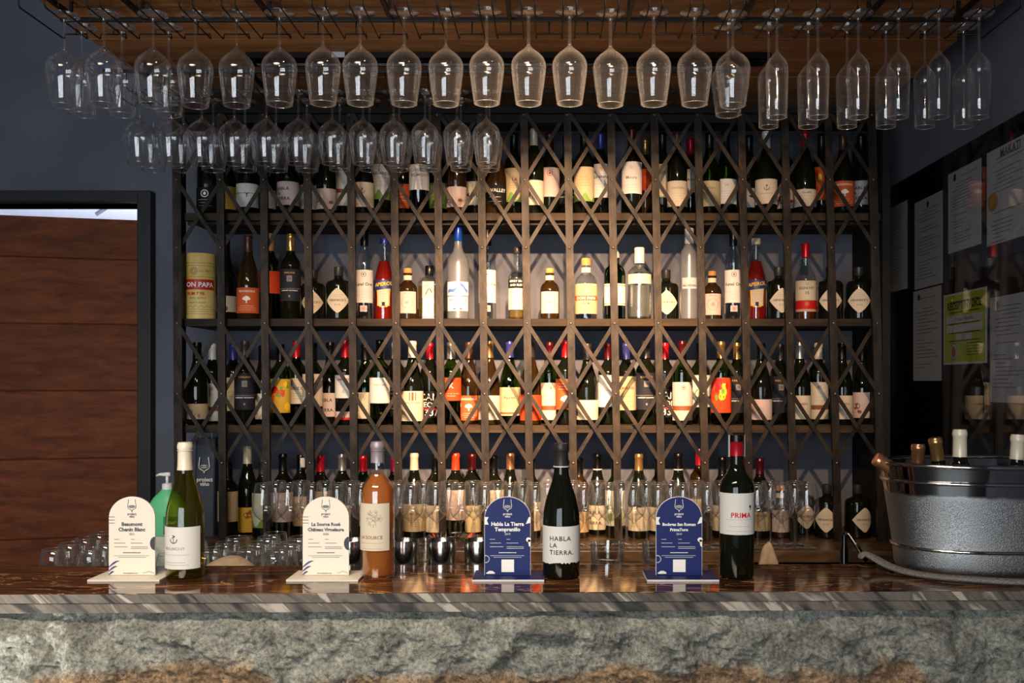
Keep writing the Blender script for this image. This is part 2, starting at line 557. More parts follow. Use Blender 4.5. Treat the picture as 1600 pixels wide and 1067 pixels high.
def ink(c):
    return mat('ink_'+c, INK[c], .6, 0, .3)


CAPS = {'black': ('#0e0d0d', .3, .3), 'red': ('#b01522', .3, .3), 'darkred': ('#4f0f14', .3, .3), 'blue': ('#3c4596', .3, .4), 'cream': ('#ddcfb4', .35, .1),
        'white': ('#e0dcd6', .35, .1), 'brown': ('#4b2c1c', .35, .3), 'silver': ('#b5b1aa', .3, .8), 'gold': ('#c39a5c', .25, .8), 'rosegold': ('#c98e66', .25, .8),
        'cork': ('#c08a4c', .8, 0), 'magenta': ('#a01848', .35, .3), 'orange': ('#d8421c', .35, .2), 'mauve': ('#a9989a', .4, .4), 'grey': ('#34312f', .4, .3), 'brightblue': ('#1c46a8', .3, .3), 'purple': ('#3b3d82', .3, .3)}


def capmat(c):
    h, r, me = CAPS[c]
    return mat('foil_'+c, h, r, me)


# ------------------------------------------------------------------ the room
def struct(o):
    o['kind'] = 'structure'; return o


YB = 3.87          # rear wall
# rear wall with the doorway at the left
RW = MB()
dx0, dx1 = -2.75, P(222, 0, YB).x
dtop = P(0, 318, YB).z
RW.box(dx1, 1.36, YB, YB+.12, 0, 3.4)
RW.box(-3.0, dx0, YB, YB+.12, 0, 3.4)
RW.box(dx0, dx1, YB, YB+.12, dtop, 3.4)
struct(RW.build('wall_rear', M_slate))
struct(box('wall_right', 1.31, 1.45, -2.6, YB, 0, 3.4, M_slate))
struct(box('wall_left', -3.1, -3.0, -2.6, YB+.12, 0, 3.4, M_slate))
fw = MB()
fw.box(-3.1, -2.6, -2.62, -2.5, 0, 3.4); fw.box(.3, 1.45, -2.62, -2.5, 0, 3.4)
fw.box(-2.6, .3, -2.62, -2.5, 0, .36); fw.box(-2.6, .3, -2.62, -2.5, 2.54, 3.4)
struct(fw.build('wall_front', M_room))
wf = MB()
for x in (-2.6, -2.035, -1.455, -.875, -.295, .26):
    wf.box(x, x+.04, -2.6, -2.44, .36, 2.54)
wf.box(-2.6, .3, -2.6, -2.44, .36, .40); wf.box(-2.6, .3, -2.6, -2.44, 2.50, 2.54)
struct(wf.build('window_1', M_blackmetal))
struct(box('floor', -3.1, 1.45, -2.62, YB+2.6, -.1, 0, M_floor))
struct(box('ceiling', -3.1, 1.45, -2.62, YB+.12, 3.4, 3.5, M_upper))

# doorway frame
x1 = P(238, 0, YB-.03).x
df = MB()
ztop_out = P(0, 299, YB-.03).z
df.box(dx1, x1, YB-.05, YB+.13, 0, ztop_out)
df.box(dx0-.03, dx1, YB-.05, YB+.13, dtop, ztop_out)
df.box(dx0-.03, dx0, YB-.05, YB+.13, 0, dtop)
struct(df.build('trim_1', mat('door_frame_black', '#1d1c1a', .6), bevel=.003))
# the lit room beyond
M_bright = mat('pale_back_room_paint', '#d5d8e2', .8)
br = MB(); br.box(-3.1, -.9, 6.4, 6.5, 0, 2.55); br.box(-.95, -.9, YB+.12, 6.4, 0, 2.55); br.box(-3.1, -3.05, YB+.12, 6.4, 0, 2.55)
struct(br.build('wall_back_room', M_bright))
struct(box('ceiling_back_room', -3.1, -.9, YB+.12, 6.5, 2.47, 2.55, M_bright))
tm = MB(); tm.add(tube_geo([(-2.55, 5.6, 2.465), (-2.05, 4.9, 2.465)], .012, 4)); struct(tm.build('trim_2', mat('grey_batten', '#8d90a0', .7)))

# door leaf, swung a little into the back room: one board each
door = empty('door_1', (0, 0, 0)); door['kind'] = 'structure'
hinge = Vector((-2.72, YB+.03, 0)); ang = math.radians(15.0)
ex = Vector((math.cos(ang), math.sin(ang), 0)); ey = Vector((-math.sin(ang), math.cos(ang), 0))
DW = 1.11
dztop = 2.199


def door_board(name, u0, u1, z0, z1, dpt=0.0, th=.035):
    vs = []
    for z in (z0, z1):
        for u, t in ((u0, dpt), (u1, dpt), (u1, th), (u0, th)):
            p = hinge+ex*u+ey*t; vs.append((p.x, p.y, z))
    f = [(0, 3, 2, 1), (4, 5, 6, 7), (0, 1, 5, 4), (1, 2, 6, 5), (2, 3, 7, 6), (3, 0, 4, 7)]
    o = from_data(name, vs, f, M_door, door)
    bm = bmesh.new(); bm.from_mesh(o.data)
    bmesh.ops.bevel(bm, geom=bm.edges[:], offset=.0025, segments=1, affect='EDGES'); bm.to_mesh(o.data); bm.free()


bz = [0, .32, .60, .88, 1.205, 1.485, 1.76, 2.03, dztop]
for a, c in zip(bz, bz[1:]):
    door_board('board', .055, DW-.055, a+.0015, c-.0015, .0)
door_board('core_panel', .02, DW-.02, .01, dztop-.01, .012, .024)
door_board('stile', 0, .054, 0, dztop, -.001, .036)
door_board('stile', DW-.054, DW, 0, dztop, -.001, .036)
hd = MB(); hp = hinge+ex*(DW-.035)-ey*.03
hd.add(tube_geo([hp+ey*.03+Vector((0, 0, 1.02)), hp+Vector((0, 0, 1.02)), hp-ex*.11+Vector((0, 0, 1.02))], .008, 8))
hd.build('door_handle', M_blackmetal, door, smooth=True)

# ------------------------------------------------------------------ timber canopy over the bar
can = empty('ceiling_canopy', (-.08, 3.05, EYE+1.02), 'brown timber plank canopy hung above the bar and its glass racks', 'ceiling canopy')
cx0, cx1 = -1.37+.08, 1.215+.08
y = 1.85-3.05; k = 0
ye = YB-.01-3.05
while y < ye-.02:
    wv = min(.185, ye-y)
    zz = random.uniform(0, .0015)
    box('plank', cx0, cx1, y+.0012, y+wv-.0012, zz, .03+zz, M_canopy, can, bevel=.0015)
    y += .185
# linear air slot in the canopy, with its sticker
slot = empty('air_diffuser', P(795, 91, 3.11), 'long black slot air diffuser set in the timber canopy', 'air vent')
slot.location = (P(795, 0, 3.12).x, 3.12, EYE+1.02)
for dy in (-.038, -.008, .022):
    box('slat', -.80, .80, dy, dy+.012, -.014, -.004, M_black, slot)
MB().box(-.805, .805, -.045, -.038, -.018, -.001).box(-.805, .805, .034, .041, -.018, -.001).box(-.812, -.805, -.045, .041, -.018, -.001).box(.805, .812, -.045, .041, -.018, -.001).build('frame', M_black, slot)
st = MB().box(-.545, -.505, -.0455, -.0452, -.017, .0).build('sticker', mat('sticker_white', '#c9ccd2', .5), slot)

# ------------------------------------------------------------------ display shelving behind the gate
YS0, YS1 = 3.53, YB-.005
XL, XR = P(288, 0, 3.53).x, P(1376, 0, 3.53).x
H1, H2, H3, H4 = EYE+.600, EYE+.225, EYE-.153, EYE-.56
cab = empty('display_cabinet', ((XL+XR)/2, 3.7, H4), 'dark wall shelving with three long shelves full of bottles behind the lattice gate', 'shelving')
cc = cab.location


def cbox(name, x0, x1, y0, y1, z0, z1, m, bevel=.001):
    o = MB().box(x0-cc.x, x1-cc.x, y0-cc.y, y1-cc.y, z0-cc.z, z1-cc.z).build(name, m, cab, bevel=bevel)
    return o


cbox('shelf', XL, XR, YS0, YS1, H1-.0265, H1, M_shelf)
cbox('shelf', XL, XR, YS0, YS1, H2-.0265, H2, M_shelf)
cbox('shelf', XL, XR, YS0, YS1, H3-.0265, H3, M_shelf)
cbox('shelf_lip', XL, XR, YS0+.03, YS0+.045, H1-.038, H1-.0265, M_shelf)
cbox('top_beam', XL-.03, XR+.005, YS0-.02, YS0+.10, EYE+.915, EYE+.962, M_blackmetal)
cbox('side_panel', XR+.001, XR+.028, YS0-.02, YS1, H4, EYE+.914, M_blackmetal)
cbox('side_panel', XL-.016, XL-.001, YS0-.02, YS0+.02, H4, EYE+.914, M_blackmetal)

# ------------------------------------------------------------------ folding lattice gate
YG = 3.50
gate = empty('lattice_gate', (P(822, 0, YG).x, YG, H4), 'folding bronze and black iron lattice gate drawn across the bottle shelves', 'gate')
gl = gate.location


def gx(i, yy):
    px = 276+68.0*i+(yy-270)/330*(2+.4*i)
    p = P(px, yy, YG)
    return (p.x-gl.x, p.z-gl.z)


for i in range(17):
    yb = 597-(H4+.001-EYE)*FPX/YG
    a = gx(i, 176); bpt = gx(i, yb)
    m = MB()
    wd = .026 if 0 < i < 16 else .030
    m.add(bar_geo(a, bpt, wd, -.003, .001))
    for s in (-1, 1):
        m.add(bar_geo((a[0]+s*(wd/2-.0015), a[1]), (bpt[0]+s*(wd/2-.0015), bpt[1]), .003, .001, .013))
    m.build('post', M_gate, gate)
LEV = ((172, 281, 387), (505, 615, 723))
for lv in LEV:
    for i in range(16):
        for (s0, dirn) in ((i, 1), (i+1, -1)):
            js = [s0+dirn*t for t in range(3)]
            js = [j for j in js if 0 <= j <= 16]
            pts = [gx(j, lv[t]) for t, j in enumerate(js)]
            y0 = -.0065 if dirn == 1 else .0145
            MB().add(bar_geo(pts[0], pts[-1], .0135, y0, y0+.003)).build('lattice_strip', M_gate, gate)
    for (s0, s1) in ((0, 1), (16, 15)):
        y0 = -.0065 if s0 == 0 else .0145
        MB().add(bar_geo(gx(s0, lv[1]), gx(s1, lv[2]), .0135, y0, y0+.003)).build('lattice_strip', M_gate, gate)
rv = MB()
for lv in LEV:
    for i in range(17):
        for yy in lv:
            if yy == 172: yy = 180
            x, z = gx(i, yy)
            v, f = lathe_geo([(0.0045, 0), (.0040, .0018), (.0022, .003), (0, .0034)], 8)
            rv.add(([(x+a, -.0068-c, z+bb) for a, bb, c in v], f))
tag(rv.build('rivets', mat('worn_rivet', '#8a7d6c', .35, .8), gate, smooth=True), kind='stuff')
MB().box(gx(0, 176)[0]-.02, gx(16, 176)[0]+.02, -.012, .018, gx(0, 176)[1]-.004, gx(0, 176)[1]+.02).build('top_track', M_blackmetal, gate)

# ------------------------------------------------------------------ back counter and work shelf
bk = empty('back_counter', (0, 3.6, H4-.04), 'brown stone back counter below the shelves carrying wine glasses', 'counter')
MB().box(-1.45, 1.305, 3.31-3.6, YB-.005-3.6, 0, .0395).build('worktop', M_backtop, bk, bevel=.003)
MB().box(-1.43, 1.30, 3.36-3.6, YB-.01-3.6, -.91, -.001).build('carcass', M_black, bk)
MB().box(-1.45, -1.30, -.24, .0, -.91, -.002).build('end_panel', M_blackmetal, bk)
for i in range(5):
    MB().box(-1.27+i*.52, -.78+i*.52, 3.345-3.6, 3.359-3.6, -.86, -.03).build('door', M_blackmetal, bk, bevel=.002)

ws = empty('work_shelf', (0, 2.7, EYE-.60), 'steel work shelf behind the bar below the marble top', 'work surface')
wm = mat('brushed_steel', '#8b8b88', .35, .9)
MB().box(-1.62, .92, 2.52-2.7, 3.15-2.7, 0, .02).build('shelf_top', wm, ws, bevel=.002)
MB().box(-1.5, -1.45, -.17, .4, -.92, 0).build('leg', wm, ws)
MB().box(.86, .90, -.17, .4, -.92, 0).build('leg', wm, ws)
MB().box(-.1, -.05, -.17, .4, -.92, 0).build('leg', wm, ws)
lg = empty('bar_ledge', (0, 2.38, EYE-.465), 'narrow steel ledge behind the bar top holding steel cups', 'ledge')
MB().box(-.60, .45, 2.315-2.38, 2.455-2.38, 0, .02).build('ledge_top', wm, lg, bevel=.002)
MB().box(-.58, -.55, -.03, .06, -1.055, 0).box(.40, .43, -.03, .06, -1.055, 0).build('bracket', wm, lg)

# ------------------------------------------------------------------ the bar
CT = EYE-.42
bar = empty('bar_counter', (0, 2.14, 0), 'marble topped bar with a rough grey rock front in the foreground', 'bar counter', rot=(0, 0, math.radians(.9)))
MB().box(-1.62, 1.29, -.150, .150, CT-.019, CT).box(.90, 1.29, .150, .42, CT-.019, CT).build('countertop', M_marble, bar, bevel=.0015)
MB().box(-1.62, 1.29, -.1515, -.1505, CT-.0185, CT-.001).build('edge_face', M_edge, bar)
MB().box(-1.62, 1.29, -.149, .12, CT-.039, CT-.0195).box(.92, 1.28, .12, .40, CT-.039, CT-.0195).build('edge_slab', M_edge, bar, bevel=.0015)
MB().box(-1.62, 1.29, .0, .12, 0, CT-.040).box(.93, 1.27, .12, .36, 0, CT-.040).build('base', M_black, bar)
# rock face
nx, nz = 760, 170
v = []; f = []
for j in range(nz+1):
    z = (CT-.0395)*(1-j/nz*.42)
    for i in range(nx+1):
        x = -1.62+2.91*i/nx
        p = Vector((x*3.0, 3.1, z*3.6))
        d = .55*noise.fractal(p, .9, 2.1, 5)
        d2 = noise.fractal(Vector((x*18, 1.7, z*18)), .7, 2.0, 5)
        d3 = noise.noise(Vector((x*7+z*4, 9, z*6)))
        fall = min(1, (CT-.04-z)/.05+.25)
        d4 = noise.fractal(Vector((x*48+z*20, 4.2, z*60)), .6, 2.0, 3)
        v.append((x, -.112-.030*fall-.040*d*fall-.018*d2*(.4+.6*fall)-.026*abs(d3)*fall-.0042*d4, z))
for j in range(nz):
    for i in range(nx):
        a = j*(nx+1)+i
        f.append((a, a+nx+1, a+nx+2, a+1))
n0 = len(v)
v += [(-1.62, 0, CT-.0395), (1.29, 0, CT-.0395)]
rk = from_data('stone_front', v, f, M_rock, bar)
rk.data.shade_smooth()

# ------------------------------------------------------------------ bottles
def prof_bd(r, h):
    s = h/.30
    return [(0, .004), (r*.55, .003), (r*.9, 0), (r, .005), (r, .186*s), (r*.97, .196*s), (r*.86, .207*s), (r*.62, .219*s), (r*.45, .230*s), (.0145, .243*s), (.0138, .284*s), (.0153, .286*s), (.0153, .294*s), (.0138, .297*s), (.0138, .3*s), (0, .3*s)]


def prof_bg(r, h):
    s = h/.30
    return [(0, .004), (r*.55, .003), (r*.9, 0), (r, .005), (r, .128*s), (r*.98, .142*s), (r*.91, .160*s), (r*.79, .180*s), (r*.65, .198*s), (r*.52, .214*s), (r*.43, .230*s), (.0150, .247*s), (.0142, .284*s), (.0156, .286*s), (.0156, .294*s), (.0142, .297*s), (.0142, .3*s), (0, .3*s)]


def rad_at(prof, z):
    r = 0
    for (r0, z0), (r1, z1) in zip(prof, prof[1:]):
        if z0 <= z <= z1 and z1 > z0:
            return r0+(r1-r0)*(z-z0)/(z1-z0)
    return prof[-2][0]


def cap_prof(prof, z0, top, extra=.0007):
    zs = [z0]+[z for r, z in prof if z0 < z < top]
    pr = [(rad_at(prof, z0), z0)]+[(rad_at(prof, z0)+extra, z0+.0003)]
    seen = z0
    for r, z in prof:
        if z0+.0005 < z < top-.0005: pr.append((r+extra, z))
    pr += [(rad_at(prof, top-.002)+extra, top), (rad_at(prof, top-.002)*.8, top+extra), (0, top+extra)]
    return pr


def label_print(lab, texts, R, half, z0, z1, twist, seed):
    "small printing on a bottle label"
    by = {}
    H = z1-z0; rnd = random.Random(seed)
    maxw = 2*R*min(half, 1.25)
    for t in texts:
        kind = t[0]
        col = t[-1]
        p = by.setdefault(col, Print())
        if kind == 'T':            # text, vertical place, height, colour
            _, s, vf, hf, _c = t
            size = H*hf/.72
            width = max(x for x, y in text_geo(s, 1)[0])-min(x for x, y in text_geo(s, 1)[0])
            if width*size > maxw*.84: size = maxw*.84/width
            p.text(s, size, 0, H*vf, bold=.012)
        elif kind == 'L':          # left aligned text
            _, s, uf, vf, hf, _c = t
            p.text(s, H*hf/.72, uf*maxw, H*vf, bold=.02, align='LEFT', spacing=1.12)
        elif kind == 'F':          # fine print lines
            _, va, vb, n, _c = t
            for q in range(n):
                vv = H*(va+(vb-va)*q/max(1, n-1)); hw = maxw*rnd.uniform(.16, .36)
                p.rect(-hw, hw, vv, vv+.0007)
        elif kind == 'B':          # band
            _, va, vb, _c = t
            hw = R*half*.985
            p.rect(-hw, hw, H*va, H*vb, 14)
        elif kind == 'E':          # round emblem
            _, vf, rf, _c = t
            r = H*rf
            p.ring(0, H*vf, r, r, r*.22); p.blob(0, H*vf, r*.45, r*.5, 8, .5, seed=seed)
        elif kind == 'A':          # anchor like emblem
            _, vf, rf, _c = t
            r = H*rf
            p.ring(0, H*vf, r*.8, r*.9, r*.16, 10, PI*1.02, PI*1.98); p.line([(0, H*vf-r*.9), (0, H*vf+r*.8)], r*.13)
            p.line([(-r*.35, H*vf+r*.2), (r*.3, H*vf+r*.55), (-r*.2, H*vf+r*.8)], r*.16)
        elif kind == 'R':          # tree
            _, vf, rf, _c = t
            r = H*rf
            p.blob(0, H*vf, r, r*.75, 12, .35, seed=3); p.rect(-r*.18, r*.18, H*vf-r*1.6, H*vf, 1)
            p.blob(-r*.8, H*vf-r*.2, r*.5, r*.4, 9, .3, seed=5); p.blob(r*.8, H*vf-r*.2, r*.5, r*.4, 9, .3, seed=8)
        elif kind == 'H':          # hills at the foot of the label
            _, hf, _c = t
            hw = R*half*.98; n = 16
            for q in range(n):
                u0 = -hw+2*hw*q/n; u1 = u0+2*hw/n
                f0 = H*hf*(.55+.45*math.sin(q*.8+seed)); f1 = H*hf*(.55+.45*math.sin((q+1)*.8+seed))
                p.add([(u0, 0), (u1, 0), (u1, f1), (u0, f0)], [(0, 1, 2, 3)])
        elif kind == 'P':          # painted shapes, loose abstract patches
            _, n, sd, _c = t
            r2 = random.Random(sd)
            for q in range(n):
                p.blob(r2.uniform(-.7, .7)*maxw/2, H*r2.uniform(.18, .85), maxw*r2.uniform(.05, .15), H*r2.uniform(.05, .14), 10, .5, seed=q+sd)
        elif kind == 'S':          # small badge
            _, vf, wf, _c = t
            p.rect(-maxw*wf/2, maxw*wf/2, H*vf-maxw*wf*.6, H*vf+maxw*wf*.6, 2)
    i = 0
    for c, p in by.items():
        p.wound('lettering', ink(c), lab, R, z0, twist, off=.0012+.00025*i); i += 1


PLACED = []
BODY = {}


def wine_bottle(x, Y, base, h, r, shape, glass, cap, labs, desc, group=None, twist=0.0, rot=None, capfrac=None, seed=0, cap_mat=None, liquid=None, seg=24):
    "labs: list of (z0, z1, half angle, colour, prints)"
    t = empty('wine_bottle', (x, Y, base), desc, 'bottle', group)
    if rot: t.rotation_euler = rot
    hq = round(h, 2); key = f'bottle_{shape}_{glass}_{hq}_{round(r,4)}'
    prof = (prof_bd if shape == 'bd' else prof_bg)(r, hq)
    gm = GLASS[glass] if glass in GLASS else MATS[glass]
    body = new_obj('body', lathe_mesh(key, prof, seg, gm), None, t)
    s = h/hq; body.scale = (1, 1, s)
    if cap:
        cf = capfrac if capfrac else .80
        cm = lathe_mesh(f'capsule_{shape}_{hq}_{cap}_{round(r,4)}_{cf}', cap_prof(prof, hq*cf, hq), 18, capmat(cap), autosmooth=40)
        c = new_obj('capsule', cm, None, t); c.scale = (1, 1, s)
    if liquid:
        lp = [(0, .006), (r*.85, .006), (r-.003, .01)]+[(max(q-.003, .004), z) for q, z in prof if .01 < z < hq*.78]
        lp.append((0, lp[-1][1]))
        new_obj('liquid', lathe_mesh('liq'+key, lp, seg, liquid), None, t)
    for li, (z0, z1, half, col, prints) in enumerate(labs):
        lab = patch('label', paper(col), t, r, half, z0, z1, twist, off=.0009+.0004*li)
        label_print(lab, prints, r+.0004*li, half, z0, z1, twist, seed+li)
    return t


SHELVES = {1: (H1, 'top shelf'), 2: (H2, 'second shelf'), 3: (H3, 'third shelf'), 4: (H4, 'back counter')}
DEPTH = {'f': 3.60, 'b': 3.69, 'c': 3.78}
ROW = {1: [], 2: [], 3: [], 4: []}


def place(row, cx, d, r):
    Y = DEPTH[d]
    x = (cx-860)/FPX*(Y-r*.5)
    for (r2, x2, Y2, rr) in PLACED:
        if r2 == row and math.hypot(x-x2, Y-Y2) < r+rr+.0005:
            # nudge sideways or back so that the glasses do not intersect
            need = math.sqrt(max(0, (r+rr+.001)**2-(x-x2)**2))
            if Y >= Y2: Y = max(Y, Y2+need)
            else:
                dx = math.sqrt(max(0, (r+rr+.001)**2-(Y-Y2)**2))
                x = x2+dx if x > x2 else x2-dx
    if Y+r > YB-.006: Y = YB-.006-r
    PLACED.append((row, x, Y, r))
    return x, Y


HAB = [('L', 'HABLA', -.42, .64, .13, 'ink'), ('L', 'LA', -.42, .43, .13, 'ink'), ('L', 'TIERRA.', -.42, .22, .13, 'ink')]
KIRK = [('T', 'KIRKLAND', .86, .05, 'gold'), ('S', .70, .20, 'grey'), ('T', '19', .67, .06, 'ink'), ('B', .38, .395, 'grey'), ('T', 'CABERNET SAUVIGNON', .31, .035, 'white'), ('S', .15, .07, 'grey')]
TREE = [('T', 'BROOKDALE', .82, .08, 'white'), ('R', .58, .12, 'white'), ('F', .12, .28, 3, 'white')]
BEAU = [('A', .66, .13, 'ink'), ('T', 'BEAUMONT', .38, .07, 'faint'), ('F', .12, .22, 2, 'faint')]
FINE = [('T', 'CHATEAU', .68, .08, 'grey'), ('F', .2, .5, 4, 'faint')]
LEON = [('T', 'CAN', .66, .26, 'white'), ('T', 'LEON', .40, .2, 'white'), ('T', '1337', .08, .26, 'white'), ('B', .30, .36, 'red')]
VILL = [('T', 'VILLARD', .76, .1, 'ink'), ('F', .2, .6, 4, 'faint')]
MARQ = [('E', .86, .05, 'brown'), ('B', .26, .38, 'brown'), ('F', .5, .7, 3, 'faint')]
SKET = [('P', 3, 4, 'brown'), ('F', .08, .16, 2, 'faint')]
LOUR = [('T', 'Lourens', .58, .1, 'ink'), ('F', .12, .4, 4, 'faint'), ('E', .84, .05, 'gold')]
EIGHTY = [('T', '80', .42, .2, 'faint'), ('F', .12, .22, 2, 'faint')]
SCHEN = [('P', 5, 9, 'green'), ('F', .3, .7, 5, 'faint')]

# cx, top y, depth, shape, glass, capsule, [(label y0, y1, colour, prints)], width(half angle), description
W1 = [
 (321, 243, 'f', 'bd', 'k', 'black', [(292, 325, 'black', [('E', .7, .16, 'white'), ('F', .12, .4, 3, 'white')])], 'black wine bottle with black label and white crescent figure'),
 (351, 240, 'b', 'bg', 'k', 'black', [(280, 321, 'yellow', [('T', 'SOL', .5, .12, 'brown'), ('F', .15, .3, 2, 'brown')])], 'dark wine bottle with yellow label'),
 (384, 235, 'f', 'bg', 'k', 'black', [(286, 323, 'white', [('T', 'Y', .42, .2, 'ink'), ('B', .58, .6, 'ink'), ('F', .12, .2, 2, 'faint')])], 'dark wine bottle with white label bearing a thin dark bird'),
 (414, 232, 'b', 'bd', 'g', 'black', [(296, 325, 'cream', FINE)], 'green wine bottle with low cream label'),
 (448, 232, 'f', 'bg', 'k', 'black', [(281, 319, 'pink', HAB)], 'black wine bottle, pinkish label with three lines of capitals'),
 (478, 225, 'b', 'bg', 'g', 'white', [(264, 314, 'white', [('E', .8, .05, 'faint'), ('F', .2, .5, 4, 'faint')])], 'green wine bottle with tall plain white label'),
 (508, 228, 'f', 'bd', 'k', 'black', [(294, 326, 'pink', SKET)], 'black wine bottle with small pink label and plum blot'),
 (534, 215, 'b', 'bd', 'k', 'black', [(262, 321, 'white', [('B', .34, .44, 'brown'), ('F', .6, .8, 3, 'faint')])], 'black wine bottle with tall white label and brown stripe'),
 (566, 222, 'f', 'bg', 'k', 'black', [(284, 323, 'cream', BEAU)], 'dark wine bottle, cream label with anchor emblem'),
 (593, 205, 'b', 'bd', 'k', 'black', [(256, 311, 'white', [('T', 'FERNANDA', .70, .08, 'ink'), ('H', .28, 'green'), ('F', .4, .6, 3, 'faint')])], 'dark wine bottle, white label with green hills at its foot'),
 (629, 210, 'b', 'bd', 'k', 'brown', [(287, 325, 'orange', [('F', .3, .6, 3, 'white')])], 'dark wine bottle with orange label partly behind a post'),
 (654, 205, 'f', 'bd', 'g', 'white', [(256, 296, 'white', [('T', 'CHATEAU', .72, .12, 'grey'), ('T', 'BELMONT', .52, .12, 'grey'), ('F', .2, .36, 2, 'faint')])], 'green wine bottle with high white label of grey capitals'),
 (683, 215, 'b', 'bd', 'g', 'black', [(285, 325, 'green', [('F', .2, .5, 3, 'white')])], 'green wine bottle with green label behind a post'),
 (713, 205, 'f', 'bd', 'a', 'black', [(291, 323, 'pink', SKET)], 'amber dark wine bottle with pink label and plum blot'),
 (742, 215, 'b', 'bd', 'k', 'black', [(283, 320, 'cream', [('T', 'MARIA', .34, .2, 'ink'), ('F', .6, .8, 2, 'faint')])], 'dark wine bottle, cream label with one word in capitals'),
 (774, 212, 'f', 'bg', 'a', 'black', [(288, 318, 'black', [('T', 'DE VALLEY', .62, .2, 'white'), ('F', .12, .35, 2, 'white')])], 'dark brown wine bottle with white lettering on dark label'),
 (803, 208, 'b', 'bd', 'k', 'black', [(262, 315, 'gold', [('H', .3, 'green'), ('T', 'LA', .62, .1, 'brown'), ('F', .4, .55, 3, 'brown')])], 'dark wine bottle with tall gold and green label'),
 (834, 201, 'f', 'bd', 'k', 'cream', [(281, 320, 'cream', [('F', .5, .75, 3, 'faint')])], 'black wine bottle with cream capsule and cream label'),
 (859, 207, 'b', 'bd', 'k', 'darkred', [(261, 307, 'pink', [('E', .80, .09, 'brown'), ('B', .42, .43, 'faint'), ('F', .15, .3, 2, 'faint')])], 'dark wine bottle with dark red capsule and pink label'),
 (886, 212, 'b', 'bd', 'k', 'black', [(286, 318, 'black', [('B', .3, .36, 'grey'), ('B', .5, .52, 'grey'), ('F', .7, .8, 2, 'white')])], 'black wine bottle with grey ruled black label'),
 (913, 205, 'f', 'bd', 'k', 'black', [(260, 314, 'gold', [('H', .25, 'green'), ('F', .45, .7, 4, 'brown')])], 'dark wine bottle with yellow green label'),
 (939, 200, 'b', 'bd', 'k', 'blue', [(253, 307, 'white', LOUR)], 'dark wine bottle with blue capsule and white scripted label'),
 (988, 200, 'f', 'bd', 'k', 'darkred', [(252, 302, 'white', [('E', .82, .05, 'gold'), ('T', 'Mvura', .46, .1, 'grey'), ('F', .1, .26, 3, 'faint')])], 'dark wine bottle with red capsule and clean white label'),
 (1009, 211, 'c', 'bd', 'a', 'gold', [(259, 295, 'vermilion', [('E', .6, .2, 'orange'), ('F', .1, .25, 2, 'orange')])], 'amber wine bottle with gold capsule and vermilion label'),
 (1036, 200, 'b', 'bd', 'k', 'black', [(256, 308, 'cream', [('T', 'Mill', .70, .1, 'grey'), ('H', .15, 'green'), ('F', .3, .5, 3, 'faint')])], 'dark wine bottle with cream label edged green below'),
 (1059, 208, 'f', 'bd', 'k', 'brown', [(282, 322, 'cream', FINE)], 'dark slim wine bottle with low cream label'),
 (1080, 207, 'c', 'bd', 'g', 'red', [(255, 296, 'white', [('T', 'Antu', .5, .12, 'ink'), ('F', .15, .3, 2, 'faint')])], 'green wine bottle with bright red capsule'),
 (1110, 208, 'f', 'bg', 'g', 'black', [(282, 322, 'gold', FINE)], 'green wine bottle with yellowish cream label'),
 (1139, 203, 'f', 'bg', 'g', 'black', [(279, 318, 'white', [('T', 'W', .7, .12, 'faint'), ('F', .2, .5, 4, 'faint')])], 'green wide wine bottle with bare white label'),
 (1172, 212, 'b', 'bd', 'k', 'black', [(294, 324, 'grey', [('P', 3, 2, 'ink')])], 'dark wine bottle with small grey blue label'),
 (1199, 206, 'f', 'bg', 'k', 'white', [(279, 318, 'cream', BEAU)], 'dark wine bottle with white capsule and anchor emblem label'),
 (1229, 215, 'b', 'bd', 'k', 'black', [(292, 325, 'pink', SKET)], 'dark wine bottle with pink label hidden by a post'),
 (1260, 206, 'f', 'bg', 'k', 'red', [(295, 322, 'cream', VILL)], 'dark wine bottle with red capsule and low cream label'),
 (1286, 210, 'b', 'bd', 'k', 'black', [(260, 312, 'orange', [('P', 4, 6, 'yellow'), ('P', 4, 8, 'red')])], 'dark wine bottle with tall orange and yellow label'),
 (1320, 210, 'f', 'bg', 'k', 'brown', [(282, 322, 'orange', TREE)], 'dark wine bottle with orange label and white tree'),
 (1348, 210, 'b', 'bg', 'k', 'black', [(281, 319, 'grey', HAB)], 'black wine bottle, greyish label with three lines of capitals'),
]
